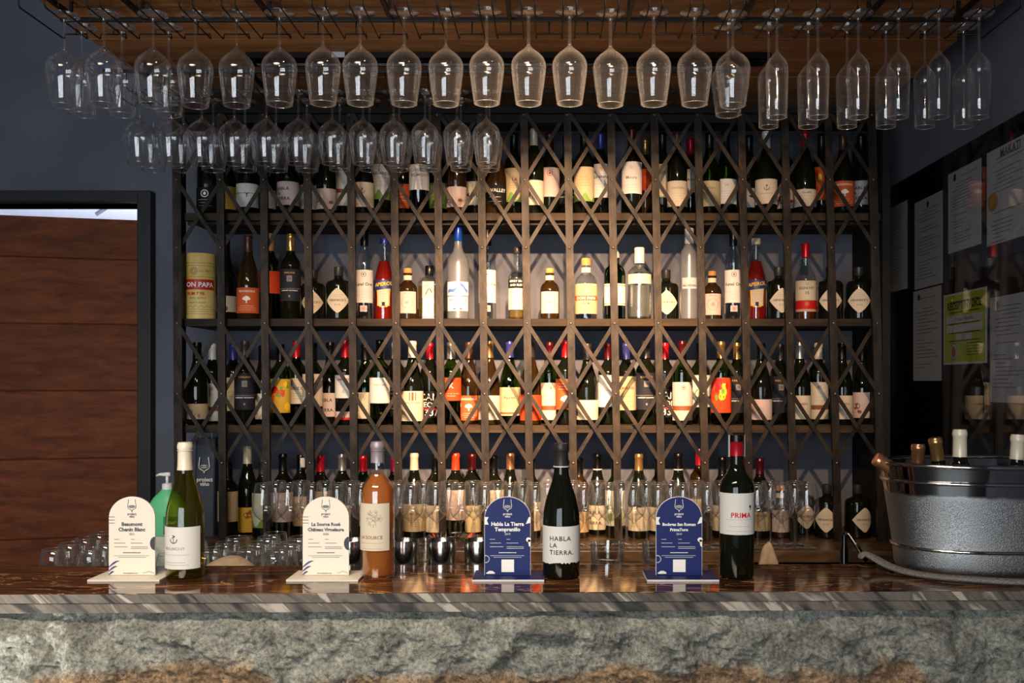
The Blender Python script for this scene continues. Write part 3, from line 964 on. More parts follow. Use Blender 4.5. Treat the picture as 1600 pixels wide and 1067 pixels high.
W3 = [
 (305, 535, 'f', 'bg', 'k', 'black', [(631, 655, 'tan', [('P', 3, 3, 'grey'), ('F', .7, .85, 2, 'faint')])], 'dark wine bottle with low tan label'),
 (329, 537, 'b', 'bd', 'k', 'white', [(599, 658, 'white', MARQ)], 'dark wine bottle with tall white label and brown stripe'),
 (358, 537, 'b', 'bd', 'k', 'purple', [(590, 642, 'gold', [('F', .3, .7, 4, 'brown')])], 'dark wine bottle with purple blue capsule and gold label'),
 (380, 533, 'f', 'bd', 'k', 'grey', [(582, 640, 'navy', KIRK)], 'black wine bottle with dark label and gold lettering'),
 (408, 540, 'b', 'bg', 'k', 'black', [(615, 655, 'white', SKET)], 'dark wine bottle with white label beside a post'),
 (436, 538, 'f', 'bd', 'g', 'black', [(592, 645, 'yellow', [('P', 5, 11, 'green'), ('P', 4, 12, 'orange'), ('P', 3, 15, 'yellow'), ('P', 2, 21, 'red')])], 'green wine bottle with bright yellow painted label'),
 (461, 533, 'b', 'bd', 'g', 'red', [(591, 631, 'cream', [('T', 'MERIE C', .55, .12, 'ink'), ('F', .2, .4, 3, 'ink'), ('F', .65, .9, 3, 'faint')])], 'green wine bottle with red capsule and cream label'),
 (487, 536, 'f', 'bd', 'g', 'black', [(582, 634, 'cream', [('E', .84, .1, 'brown'), ('F', .3, .6, 4, 'faint')])], 'green wine bottle with white label behind a post'),
 (514, 535, 'b', 'bg', 'k', 'black', [(614, 651, 'pink', HAB)], 'black wine bottle, cream label with three lines of capitals'),
 (538, 532, 'f', 'bd', 'k', 'red', [(586, 622, 'white', [('T', 'LAMADRID', .76, .1, 'red'), ('A', .3, .08, 'grey')]), (643, 656, 'pink', [('B', .0, .28, 'red'), ('T', 'R', .3, .6, 'red')])], 'dark wine bottle with red capsule and two white labels'),
 (569, 538, 'b', 'bg', 'g', 'black', [(613, 654, 'cream', [('T', 'V', .7, .2, 'faint'), ('F', .2, .5, 3, 'faint')])], 'green wine bottle with cream label between two posts'),
 (592, 531, 'f', 'bd', 'g', None, [(590, 630, 'white', FINE)], 'bright green wine bottle with white label and bare neck'),
 (617, 535, 'b', 'bd', 'k', 'cream', [(592, 650, 'black', [('F', .2, .7, 6, 'white'), ('F', .8, .9, 2, 'orange')])], 'black wine bottle with cream capsule and black label'),
 (643, 533, 'f', 'bg', 'k', 'cream', [(611, 658, 'cream', [('S', .82, .25, 'brown'), ('T', 'WELTEVREDE', .58, .06, 'brown'), ('F', .2, .45, 4, 'faint')])], 'dark wine bottle with cream capsule and square cream label'),
 (671, 536, 'b', 'bd', 'k', 'red', [(611, 653, 'black', LEON)], 'black wine bottle with red capsule, bold white capitals on black'),
 (704, 535, 'f', 'bd', 'g', 'silver', [(590, 626, 'vermilion', [('T', 'K', .55, .22, 'white'), ('F', .2, .3, 2, 'white')])], 'green wine bottle with silver capsule and vermilion label'),
 (732, 535, 'b', 'bg', 'a', 'brown', [(618, 657, 'orange', TREE)], 'amber dark wine bottle, orange label with white tree'),
 (764, 533, 'f', 'bg', 'a', 'gold', [(618, 656, 'cream', FINE)], 'brown wine bottle with gold foil neck and cream label'),
 (796, 533, 'b', 'bg', 'g', 'purple', [(588, 641, 'gold', [('T', 'Aquilani', .6, .09, 'ink'), ('F', .3, .5, 4, 'brown'), ('B', .06, .12, 'brown')])], 'olive wine bottle with purple capsule and shaped cream label'),
 (829, 532, 'f', 'bg', 'a', 'grey', [(617, 657, 'vermilion', [('F', .5, .8, 3, 'orange')])], 'dark brown wine bottle with plain orange label'),
 (859, 535, 'b', 'bd', 'g', 'darkred', [(598, 656, 'cream', MARQ)], 'green wine bottle with wine red capsule and tall cream label'),
 (884, 532, 'f', 'bd', 'k', 'red', [(592, 640, 'orange', [('F', .66, .84, 3, 'white'), ('R', .36, .13, 'white')])], 'dark wine bottle with red capsule and orange tree label'),
 (918, 537, 'f', 'bg', 'k', 'grey', [(625, 656, 'cream', EIGHTY)], 'black wine bottle with grey capsule and low cream label'),
 (951, 536, 'f', 'bd', 'k', 'darkred', [(586, 636, 'white', [('T', 'Salena', .5, .1, 'faint'), ('F', .12, .3, 3, 'faint')])], 'black wine bottle with dark red capsule and white label'),
 (979, 536, 'b', 'bd', 'k', 'purple', [(588, 641, 'gold', [('T', 'Lavanda', .62, .1, 'brown'), ('F', .1, .4, 3, 'brown')])], 'dark wine bottle with purple capsule and golden label'),
 (1010, 533, 'f', 'bd', 'k', 'grey', [(582, 640, 'navy', KIRK)], 'black wine bottle with navy label and gold capitals'),
 (1040, 536, 'b', 'bd', 'k', 'red', [(608, 652, 'black', LEON)], 'black wine bottle with bold white capitals behind a post'),
 (1067, 533, 'f', 'bd', 'g', 'darkred', [(597, 657, 'pink', MARQ)], 'green wine bottle with tall pinkish label and brown band'),
 (1095, 536, 'b', 'bd', 'k', 'black', [(586, 636, 'white', [('E', .4, .16, 'green'), ('F', .7, .9, 3, 'faint')])], 'dark wine bottle with white label behind a post'),
 (1128, 534, 'f', 'bd', 'g', 'gold', [(590, 645, 'vermilion', [('P', 5, 31, 'orange'), ('P', 4, 33, 'yellow'), ('P', 3, 36, 'red'), ('P', 2, 39, 'green')])], 'green wine bottle with red and orange painted label'),
 (1153, 536, 'b', 'bd', 'k', 'gold', [(588, 645, 'navy', KIRK)], 'black wine bottle with gold capsule and navy label'),
 (1191, 536, 'f', 'bg', 'k', 'black', [(624, 656, 'pink', EIGHTY)], 'black wine bottle with low pinkish label'),
 (1221, 538, 'b', 'bd', 'k', 'grey', [(588, 645, 'navy', KIRK)], 'black wine bottle with dark label in the shade'),
 (1252, 535, 'f', 'bg', 'k', 'silver', [(618, 655, 'cream', [('T', 'CEDERBERG', .6, .09, 'brown'), ('F', .2, .4, 2, 'faint')])], 'black wine bottle with silver capsule and cream label'),
 (1281, 536, 'b', 'bd', 'k', 'cream', [(597, 655, 'cream', MARQ)], 'black wine bottle with cream capsule and brown banded label'),
 (1318, 536, 'f', 'bg', 'k', 'black', [(618, 655, 'cream', [('T', 'CEDERBERG', .6, .09, 'brown'), ('F', .2, .4, 2, 'faint')])], 'black wine bottle with black capsule and cream label'),
 (1350, 540, 'b', 'bg', 'k', 'black', [(613, 653, 'pink', SKET)], 'dark wine bottle with pink sketched label'),
]
W4 = [
 (354, 728, 'f', 'bd', 'k', 'black', [(767, 815, 'tan', [('F', .3, .7, 4, 'brown')])], 'short dark wine bottle with tan label beside a post'),
 (384, 697, 'b', 'bg', 'k', 'cream', [(793, 832, 'yellow', [('P', 3, 5, 'brown')])], 'tall dark wine bottle with cream seal and ochre label'),
 (408, 716, 'f', 'bd', 'k', 'grey', [(771, 825, 'pale', [('H', .24, 'green'), ('F', .5, .8, 3, 'faint')])], 'dark wine bottle, pale label with green hills'),
 (440, 709, 'f', 'bd', 'k', 'black', [(770, 816, 'pink', FINE)], 'black wine bottle with pinkish cream label'),
 (468, 710, 'b', 'bd', 'k', 'black', [(776, 822, 'tan', FINE)], 'black wine bottle with paper seal on its neck'),
 (499, 711, 'f', 'bd', 'k', 'red', [(768, 815, 'tan', FINE)], 'dark wine bottle with red capsule and tan label'),
 (533, 709, 'f', 'bd', 'k', 'silver', [(790, 832, 'cream', FINE)], 'black wine bottle with silver and black capsule'),
 (566, 712, 'b', 'bd', 'g', 'red', [(776, 822, 'cream', FINE)], 'green wine bottle with red capsule'),
 (615, 713, 'b', 'bd', 'k', 'magenta', [(790, 832, 'cream', FINE)], 'dark wine bottle with magenta capsule'),
 (646, 708, 'f', 'bg', 'k', 'cream', [(788, 831, 'gold', [('T', 'RIOJA', .6, .1, 'brown'), ('F', .2, .5, 5, 'brown')])], 'black wine bottle with cream seal and gold label'),
 (679, 710, 'f', 'bd', 'k', 'black', [(790, 832, 'cream', FINE)], 'black wine bottle with plain black capsule'),
 (711, 708, 'f', 'bd', 'k', 'orange', [(766, 813, 'pink', [('F', .2, .7, 6, 'faint')])], 'dark wine bottle with orange red capsule'),
 (737, 709, 'b', 'bd', 'k', 'darkred', [(790, 832, 'gold', VILL)], 'black wine bottle with dark red capsule and gold label'),
 (771, 712, 'f', 'bd', 'k', 'black', [(766, 815, 'cream', FINE)], 'black wine bottle with tall cream label'),
 (797, 708, 'b', 'bg', 'k', 'rosegold', [(790, 830, 'cream', FINE)], 'sparkling wine bottle with long rose gold foil'),
 (829, 716, 'f', 'bd', 'k', 'black', [(785, 830, 'cream', FINE)], 'black wine bottle with cream label beside the blue sign'),
 (905, 716, 'f', 'bd', 'a', 'black', [(800, 832, 'tan', [('P', 3, 7, 'brown')])], 'amber dark wine bottle with tan and red label'),
 (934, 709, 'b', 'bg', 'k', 'black', [(790, 828, 'cream', HAB)], 'black wine bottle with lettered cream label and white ringed neck'),
 (962, 716, 'f', 'bd', 'g', 'black', [(767, 822, 'pale', SCHEN)], 'green wine bottle with pale green label'),
 (999, 709, 'f', 'bg', 'k', 'gold', [(793, 830, 'cream', FINE)], 'dark wine bottle with gold sticker and cream label'),
 (1030, 716, 'b', 'bd', 'k', 'black', [(793, 830, 'cream', FINE)], 'slim black wine bottle behind the second blue sign'),
 (1061, 708, 'f', 'bg', 'k', 'black', [(790, 828, 'cream', HAB)], 'black wine bottle with white ringed neck behind the blue sign'),
 (1094, 700, 'b', 'bd', 'a', 'red', [(780, 826, 'gold', FINE)], 'amber wine bottle with red capsule and orange seal'),
 (1130, 714, 'f', 'bd', 'k', 'black', [(790, 830, 'cream', FINE)], 'dark wine bottle hidden behind the large red capped bottle'),
 (1160, 720, 'b', 'bd', 'k', 'red', [(790, 830, 'cream', FINE)], 'dark wine bottle with crimson capsule'),
 (1189, 716, 'f', 'bd', 'k', 'darkred', [(800, 830, 'gold', VILL)], 'black wine bottle with dark red capsule and small gold label'),
]


def add_row(row, data):
    base, nm = SHELVES[row]
    data = sorted(data, key=lambda d: d[0])
    order = {'f': 0, 'b': 1, 'c': 2}
    for q, rec in sorted(enumerate(data), key=lambda t: order[t[1][2]]):
        cx, top, d, shape, glass, cap, labs, desc = rec
        r = .0365 if shape == 'bd' else .0395
        x, Y = place(row, cx, d, r)
        h = (597-top)*Y/FPX+EYE-base
        h = max(.27, min(.325, h))
        ll = []
        for (y0, y1, col, pr) in labs:
            z1 = (597-y0)*(Y-r)/FPX+EYE-base; z0 = (597-y1)*(Y-r)/FPX+EYE-base
            zm = .186*h/.3 if shape == 'bd' else .132*h/.3
            if z1 > zm: z0 -= (z1-zm)*.5; z1 = zm
            ll.append((max(z0, .006), z1, 1.32, col, pr))
        ROW[row].append((cx, desc, (x, Y, base, h, r, shape, glass, cap, ll)))


add_row(1, W1); add_row(3, W3); add_row(4, W4)

# spirits: (cx, depth, r) first so the places are known
GRP = {1: 'wine bottles on the top shelf', 3: 'wine bottles on the third shelf', 4: 'wine bottles at the back of the back counter', 2: 'bottles on the second shelf'}
for row in (1, 3, 4):
    items = sorted(ROW[row], key=lambda t: t[0])
    nm = {1: 'top shelf', 3: 'third shelf', 4: 'back counter'}[row]
    seen = {}
    for n, (cx, desc, a) in enumerate(items):
        x, Y, base, h, r, shape, glass, cap, ll = a
        lab = f"{desc}, {ordinal(n+1)} from left on {nm}"
        lab = lab if len(lab.split()) <= 16 else f"{desc}, {ordinal(n+1)} on {nm}"
        if len(lab.split()) > 16: lab = desc+f', {nm}'
        tw = math.atan2(x, Y)*.0+random.uniform(-.12, .12)
        t = wine_bottle(x, Y, base, h, r, shape, glass, cap, ll, lab, GRP[row], twist=tw-math.atan2(x, Y)*.5, seed=n+row*50)
        if desc.startswith('black wine bottle with paper seal') or 'white ringed' in desc or 'orange seal' in desc:
            rr = .0165
            zz = h*.80 if 'ringed' in desc else h*.84
            patch('neck_seal', paper('white' if 'orange' not in desc else 'orange'), t, rr, 1.5 if 'ringed' in desc else .6, zz, zz+(.004 if 'ringed' in desc else .035), .0 if 'ringed' in desc else .7, n=12)

# ------------------------------------------------------------------ spirits on the second shelf
BASE2 = H2
SP = []


def spirit(cx, d, r, name, desc, prof, m, seg=28, labels=(), caps=(), liq=None, row=2, rot=0.0, smooth=30, twist=0.0, cat='bottle'):
    SP.append((cx, d, r, name, desc, prof, m, seg, labels, caps, liq, row, rot, smooth, twist, cat))


def hend(cx, d='f', desc='', row=2, tw=0.0):
    r = .0455
    spirit(cx, d, r, 'gin_bottle', desc,
           [(0, .004), (r*.9, 0), (r, .005), (r, .122), (r*.96, .131), (r*.84, .138), (r*.55, .143), (.019, .146), (.0155, .150), (.0155, .158), (0, .158)],
           M_dark, labels=[('diamond', .022, .112, 'cream', [('T', 'HENDRICK\u2019S', .47, .1, 'ink'), ('T', 'G I N', .30, .07, 'grey'), ('F', .64, .72, 2, 'faint')])],
           caps=[('stopper', [(.0155, .1585), (.0165, .160), (.0165, .189), (.0145, .191), (0, .191)], 'grey')], row=row, twist=tw)


def monkey(cx, d, desc, row=2):
    r = .0345
    spirit(cx, d, r, 'gin_bottle', desc,
           [(0, .004), (r*.9, 0), (r, .004), (r, .107), (r*.96, .117), (r*.82, .127), (r*.6, .134), (.0148, .140), (.0140, .162), (.0165, .163), (.0165, .168), (0, .168)],
           M_amber, labels=[('patch', .022, .100, 'pink', [('E', .5, .26, 'faint'), ('T', '47', .44, .10, 'grey'), ('T', 'DRY GIN', .88, .06, 'grey'), ('F', .05, .16, 2, 'faint')], 1.05),
                            ('neck', .143, .160, 'cream', [], .0146)],
           caps=[('cork', [(.0135, .1683), (.0150, .170), (.0150, .184), (.0135, .186), (0, .186)], 'cork')], row=row)


def ketel(cx, d, desc):
    r = .0310
    spirit(cx, d, r, 'vodka_bottle', desc,
           [(0, .012), (r*.8, .004), (r*.95, 0), (r, .004), (r, .190), (r*.98, .205), (r*.88, .222), (r*.68, .237), (r*.48, .25), (.0125, .262), (.012, .292), (.0138, .293), (.0138, .297), (0, .297)],
           M_clear, labels=[('patch', .060, .178, 'white', [('E', .86, .07, 'grey'), ('T', 'Ketel One', .52, .13, 'ink'), ('B', .33, .335, 'faint'), ('F', .1, .26, 4, 'faint')], 1.35), ('patch', .028, .05, 'pink', [('E', .5, .3, 'brown')], .4)],
           caps=[('screw_cap', [(.0142, .266), (.0145, .268), (.0145, .322), (.013, .326), (0, .326)], 'black')])


def aperol(cx, d, desc, cap='blue'):
    r = .0385
    spirit(cx, d, r, 'aperitif_bottle', desc,
           [(0, .006), (r*.9, 0), (r, .005), (r, .140), (r*.97, .158), (r*.86, .178), (r*.70, .200), (r*.55, .225), (.0165, .25), (.0150, .278), (.0165, .279), (.0165, .284), (0, .284)],
           M_clear, labels=[('aperol', .045, .17, 'yellow', [], 1.2)],
           caps=[('screw_cap', [(.0166, .2845), (.0170, .286), (.0170, .304), (.0155, .307), (0, .307)], cap)], liq=('red', .222))


spirit(308, 'f', .0565, 'rum_canister', 'yellow cardboard spirit canister with red banner at left end of second shelf',
       [(0, 0), (.0555, 0), (.0565, .001), (.0565, .012), (.0558, .013), (.0558, .206), (.0565, .207), (.0565, .232), (.0555, .236), (.050, .237), (0, .237)],
       noise_col('canister_yellow', '#c9a24a', '#e8cf84', 14, stretch=(1, 1, .6), rough=.5, lo=.3, hi=.7), seg=40,
       labels=[('canister', 0, .237, 'gold', [], 1.4)], cat='canister')
hend(487, 'b', 'squat black gin bottle with diamond label, left one of the left pair on second shelf')
hend(527, 'f', 'squat black gin bottle with diamond label, right one of the left pair on second shelf')
ketel(568, 'f', 'clear vodka bottle with white label, leftmost of three on second shelf')
aperol(599, 'b', 'red aperitif bottle with blue and yellow label, left one on second shelf')
monkey(636, 'f', 'small brown gin bottle with pink label, leftmost small one on second shelf')
spirit(669, 'f', .0425, 'gin_bottle', 'six sided pale gin bottle with cream label and brushed marks on second shelf',
       [(0, .003), (.039, 0), (.0425, .003), (.0425, .135), (.030, .152), (.016, .158), (.0145, .162), (0, .162)], M_clear, seg=6, rot=0.0, smooth=20,
       labels=[('flatsq', .078, .137, 'cream', [], .036)],
       caps=[('stopper', [(.0148, .1625), (.0155, .164), (.0155, .195), (.014, .197), (0, .197)], 'black')], liq=('gold', .125))
spirit(715, 'f', .0400, 'vodka_bottle', 'tall frosted vodka bottle with blue cap and blue hills picture on second shelf',
       [(0, .006), (.036, 0), (.0400, .005), (.0400, .195), (.0385, .215), (.031, .232), (.021, .245), (.0150, .262), (.0140, .29), (0, .29)], M_frost,
       labels=[('goose', .03, .17, 'white', [], 1.2)],
       caps=[('capsule', [(.0147, .283), (.0155, .284), (.0155, .335), (.0145, .338), (0, .338)], 'brightblue')])
ketel(761, 'f', 'clear vodka bottle with white label, middle of three on second shelf')
spirit(808, 'f', .0330, 'tequila_bottle', 'clear bottle of golden spirit with white label on second shelf',
       [(0, .008), (.031, 0), (.0330, .004), (.0330, .150), (.031, .160), (.0160, .172), (.0125, .185), (.0125, .232), (.0145, .233), (.0145, .238), (0, .238)], M_clear,
       labels=[('patch', .035, .112, 'cream', [('F', .2, .8, 5, 'faint')], 1.2), ('patch', .114, .146, 'black', [('T', 'BERRY BROS', .62, .24, 'white'), ('T', 'AND RUDD', .18, .24, 'white')], 1.2)],
       caps=[('stopper', [(.0140, .2385), (.0152, .24), (.0152, .262), (.014, .264), (0, .264)], 'grey')], liq=('gold', .148))
monkey(859, 'f', 'small brown gin bottle with pink label, alone at the middle of second shelf')
spirit(916, 'f', .0405, 'rum_bottle', 'clear rum bottle with orange yellow label and light cork on second shelf',
       [(0, .006), (.037, 0), (.0405, .005), (.0405, .125), (.0395, .138), (.034, .152), (.023, .162), (.0165, .168), (.0160, .190), (.018, .191), (.018, .196), (0, .196)], M_clear,
       labels=[('patch', .020, .128, 'gold', [('B', .44, .60, 'orange'), ('T', 'DON PAPA', .47, .10, 'white'), ('T', 'RUM', .30, .08, 'brown'), ('F', .72, .9, 3, 'brown'), ('F', .06, .2, 3, 'brown')], 1.3), ('neck', .170, .188, 'cream', [], .0166)],
       caps=[('cork', [(.0170, .1962), (.0178, .198), (.0178, .218), (.016, .222), (0, .222)], 'cork')])
spirit(961, 'f', .0395, 'gin_bottle', 'emerald green rounded gin bottle with white label behind a post on second shelf',
       [(0, .006), (.036, 0), (.0395, .005), (.0385, .10), (.0395, .150), (.0390, .168), (.034, .184), (.024, .194), (.0180, .200), (.0165, .206), (.0165, .222), (0, .222)], M_tanq,
       labels=[('patch', .050, .128, 'white', [('F', .3, .8, 5, 'grey'), ('B', .06, .10, 'green'), ('B', .9, .94, 'green')], 1.2)],
       caps=[('cap', [(.017, .2225), (.0185, .224), (.0170, .240), (.010, .256), (.003, .262), (0, .262)], 'white')])
spirit(1000, 'f', .0425, 'gin_bottle', 'clear embossed gin bottle with white cap and white upper label on second shelf',
       [(0, .006), (.040, 0), (.0425, .004), (.0425, .165), (.040, .176), (.027, .188), (.0175, .196), (.0165, .215), (0, .215)],
       M_clear, labels=[('patch', .128, .163, 'cream', [('T', 'BOTANIST', .5, .2, 'faint')], 1.3)],
       caps=[('capsule', [(.0172, .203), (.0185, .204), (.0185, .258), (.017, .261), (0, .261)], 'white')], liq=('emboss', .122))
hend(1042, 'b', 'squat black gin bottle with diamond label, middle one half hidden on second shelf')
spirit(1078, 'f', .0330, 'vodka_bottle', 'very tall frosted vodka bottle with pale blue strip on second shelf',
       [(0, .006), (.030, 0), (.0330, .005), (.0330, .225), (.031, .245), (.022, .262), (.0155, .272), (.0145, .335), (0, .338)], M_frost,
       labels=[('patch', .110, .150, 'grey', [('T', 'BELVEDERE', .2, .3, 'ink')], .9), ('neck', .275, .330, 'grey', [('T', 'V', .4, .2, 'blue')], .0155)])
monkey(1114, 'b', 'small brown gin bottle with pink label, right one of the small ones on second shelf')
ketel(1147, 'f', 'clear vodka bottle with white label, rightmost of three on second shelf')
aperol(1183, 'b', 'red aperitif bottle with blue and yellow label, right one on second shelf', cap='cream')
hend(1219, 'f', 'squat black gin bottle with diamond label, beside the right red aperitif bottle', tw=.15)
spirit(1261, 'b', .0385, 'whisky_bottle', 'whisky bottle with red capsule and cream and red label on second shelf',
       [(0, .006), (.035, 0), (.0385, .005), (.0385, .150), (.0370, .165), (.030, .182), (.021, .196), (.0165, .212), (.0165, .225), (.0140, .235), (.0135, .262), (0, .262)], M_clear,
       labels=[('patch', .076, .148, 'cream', [('T', 'THE', .78, .06, 'grey'), ('T', 'GLENLIVET', .56, .12, 'ink'), ('T', '15', .30, .16, 'ink')], 1.3), ('patch', .034, .075, 'tan', [('B', .22, .98, 'red'), ('E', .7, .16, 'gold')], 1.25)],
       caps=[('capsule', [(.0142, .236), (.0152, .237), (.0150, .285), (.014, .288), (0, .288)], 'red')], liq=('whisky', .150))
hend(1300, 'f', 'squat black gin bottle with diamond label, second from the right end of second shelf', tw=-.1)
hend(1345, 'f', 'squat black gin bottle with diamond label at the right end of second shelf', tw=-.1)
# lower right of the back counter
monkey(1221, 'f', 'small brown gin bottle with pink label standing on the back counter', row=4)
hend(1256, 'b', 'squat black gin bottle, left of the pair behind the last wine glasses', row=4, tw=.25)
hend(1295, 'f', 'squat black gin bottle, right of the pair behind the last wine glasses', row=4, tw=-.2)
hend(1343, 'f', 'squat black gin bottle standing alone by the right corner of the back counter', row=4, tw=.45)

M_emboss = thin_glass('embossed_glass', (.7, .7, .66), .16, 2.0, .12, (.5, .52, .5), .35)
MATS['embossed_glass'] = M_emboss
LIQ['emboss'] = M_emboss


def diamond(t, r, z0, z1, tw, prints):
    H = (z1-z0)/2; Wd = .0455; n = 20; zc = (z0+z1)/2
    v = []; f = []
    for i in range(n+1):
        u = -1+2*i/n
        hh = H*(1-abs(u)**1.25)*1.0
        hh = min(hh, H*.97)
        a = u*Wd/r+tw
        for rr in (r+.001, r+.0003):
            for z in (zc-hh-.0005, zc+hh+.0005): v.append((rr*math.sin(a), -rr*math.cos(a), z))
    for i in range(n):
        a = i*4; b = a+4
        f += [(a, b, b+1, a+1), (a+2, a+3, b+3, b+2), (a+1, b+1, b+3, a+3), (a, a+2, b+2, b)]
    o = _flatpatch('label', v, f, paper('cream'), t)
    label_print(o, prints, r, .78, z0, z1, tw, 3)


for (cx, d, r, name, desc, prof, m, seg, labels, caps, liq, row, rot, smooth, twist, cat) in sorted(SP, key=lambda s: {'f': 0, 'b': 1, 'c': 2}[s[1]]):
    x, Y = place(row, cx, d, r)
    base = SHELVES[row][0]
    t = empty(name, (x, Y, base), desc, cat, 'bottles on the second shelf' if row == 2 else 'gin bottles on the back counter')
    key = f'sp_{name}_{r}_{m.name}_{prof[-1][1]}'
    new_obj('body', lathe_mesh(key, prof, seg, m, rot=rot, autosmooth=smooth), None, t)
    for (cn, cp, cc_) in caps:
        new_obj(cn, lathe_mesh(key+cn+cc_, [(0, cp[0][1])]+list(cp), 20, capmat(cc_), autosmooth=40), None, t)
    if liq:
        lk, lz = liq
        lp = [(0, .007), (r*.8, .007), (r-.003, .011)]+[(q-.003, z) for q, z in prof if .012 < z < lz]
        rq = rad_at(prof, lz)-.003
        lp += [(rq, lz), (0, lz)]
        new_obj('liquid', lathe_mesh(key+'liq', lp, seg, LIQ[lk], rot=rot, autosmooth=30), None, t)
    tw = twist-math.atan2(x, Y)*.5
    for L_ in labels:
        kd, z0, z1, col, pr = L_[:5]
        if kd == 'diamond':
            diamond(t, r, z0, z1, tw, pr)
        elif kd == 'patch':
            o = patch('label', paper(col), t, r, L_[5], z0, z1, tw); label_print(o, pr, r, L_[5], z0, z1, tw, int(cx))
        elif kd == 'neck':
            o = patch('neck_label', paper(col), t, L_[5], 1.5, z0, z1, tw, n=12); label_print(o, pr, L_[5], 1.2, z0, z1, tw, 1)
        elif kd == 'flatsq':
            hw = .021; y0 = -r*math.cos(PI/6)-.0006
            o = box('label', -hw, hw, y0-.0006, y0, z0, z1, paper(col), t)
            p = Print(); p.line([(-.010, -.018), (.002, .004)], .0032); p.line([(.006, .004), (.013, -.010)], .0034); p.line([(-.012, .016), (-.006, .013)], .002); p.line([(0, .017), (.002, .012)], .002)
            p.flat('lettering', ink('ink'), o, lambda u, v_, zc=(z0+z1)/2, yy=y0-.0009: (u, yy, zc+v_))
        elif kd == 'goose':
            o = patch('picture', mat('goose_picture', '#c9d4e4', .5), t, r, 1.15, .085, .135, tw)
            p = Print()
            for q in range(14):
                u0 = -.040+.08*q/14; u1 = u0+.08/14
                g = lambda u: .018+.012*math.sin(u*60+1)+.006*math.sin(u*140)
                p.add([(u0, g(u0)-.012), (u1, g(u1)-.012), (u1, g(u1)), (u0, g(u0))], [(0, 1, 2, 3)])
            p.wound('lettering', mat('goose_blue', '#5476b8', .5), o, r, .095, tw, off=.0012)
            o = patch('label', mat('goose_pale', '#cfd2d4', .5), t, r, 1.1, .03, .082, tw)
            label_print(o, [('T', 'GREY GOOSE', .70, .16, 'blue'), ('T', 'VODKA', .46, .1, 'grey'), ('F', .24, .32, 1, 'faint')], r, 1.1, .03, .082, tw, 2)
            p = Print(); p.rect(-.016, -.006, 0, .004, 2); p.wound('lettering', ink('blue'), o, r, .036, tw, off=.0013)
            p = Print(); p.rect(.006, .016, 0, .004, 2); p.wound('lettering', ink('red'), o, r, .036, tw, off=.0013)
        elif kd == 'aperol':
            o = patch('label', paper('cream'), t, r, .62, .055, .128, tw)
            label_print(o, [('F', .35, .85, 5, 'gold'), ('S', .1, .25, 'ink')], r, .6, .055, .128, tw, 4)
            p = Print(); p.line([(-.026, .0), (-.020, -.07), (-.012, -.078), (.012, -.078), (.020, -.07), (.026, 0)], .003)
            p.wound('lettering', ink('yellow'), o, r, .13, tw, off=.0014)
            o = patch('banner', mat('aperol_blue', '#27386e', .5), t, r, 1.25, .116, .150, tw, off=.0018, edge=lambda s: .012*(s-.5))
            p = Print(); p.text('APEROL', .0185, 0, .009, bold=.03, rot=.12, shear=.2); p.wound('lettering', ink('yellow'), o, r, .120, tw, off=.0024)
        elif kd == 'canister':
            R2 = .0558
            o = patch('banner', mat('canister_red', '#b5261c', .5), t, R2, 1.15, .105, .142, tw)
            p = Print(); p.text('DON PAPA', .0235, 0, .010, bold=.03); p.wound('lettering', ink('white'), o, R2, .105, tw, off=.0014)
            p = Print(); p.text('RUM 7 YR', .014, -.006, -.019, bold=.03); p.wound('lettering', ink('red'), o, R2, .105, tw, off=.0012)
            p = Print()
            for zz in (.200, .190, .150, .034, .026, .018): p.rect(-R2*1.4, R2*1.4, zz, zz+.0012, 20)
            p.ring(-.012, .172, .012, .012, .002); p.ring(-.012, .172, .006, .006, .002); p.text('EST. 1905', .010, .025, .168); p.text('SMALL BATCH', .009, 0, .072); p.text('NEGROS ISLAND', .008, 0, .056)
            p.line([(-.05+.004*q, .045+.004*math.sin(q*1.3)) for q in range(26)], .0012)
            p.wound('lettering', mat('ink_olive', '#6f6a3c', .6), o, R2, 0, tw, off=.0007)

# two taller wine bottles standing at the left of the second shelf
for (cx, top, d, shape, glass, cap, y0, y1, col, pr, desc) in [
        (350, 371, 'b', 'bg', 'k', 'black', 462, 487, 'cream', [('P', 2, 3, 'brown')], 'dark wine bottle with low cream label beside the yellow canister'),
        (385, 368, 'f', 'bg', 'a', 'brown', 449, 489, 'orange', TREE, 'amber wine bottle with orange tree label on second shelf'),
        (420, 356, 'b', 'bd', 'g', 'cork', 423, 458, 'vermilion', [('F', .3, .5, 2, 'orange')], 'green wine bottle with vermilion label behind a post on second shelf'),
        (452, 366, 'f', 'bd', 'k', 'gold', 420, 470, 'navy', KIRK, 'black wine bottle with dark label and gold neck on second shelf')]:
    r = .0365 if shape == 'bd' else .0395
    x, Y = place(2, cx, d, r)
    h = max(.27, min(.325, (597-top)*Y/FPX+EYE-H2))
    z1 = (597-y0)*(Y-r)/FPX+EYE-H2; z0 = (597-y1)*(Y-r)/FPX+EYE-H2
    wine_bottle(x, Y, H2, h, r, shape, glass, cap, [(max(.006, z0), z1, 1.32, col, pr)], desc, 'bottles on the second shelf', twist=-math.atan2(x, Y)*.5, seed=int(cx))

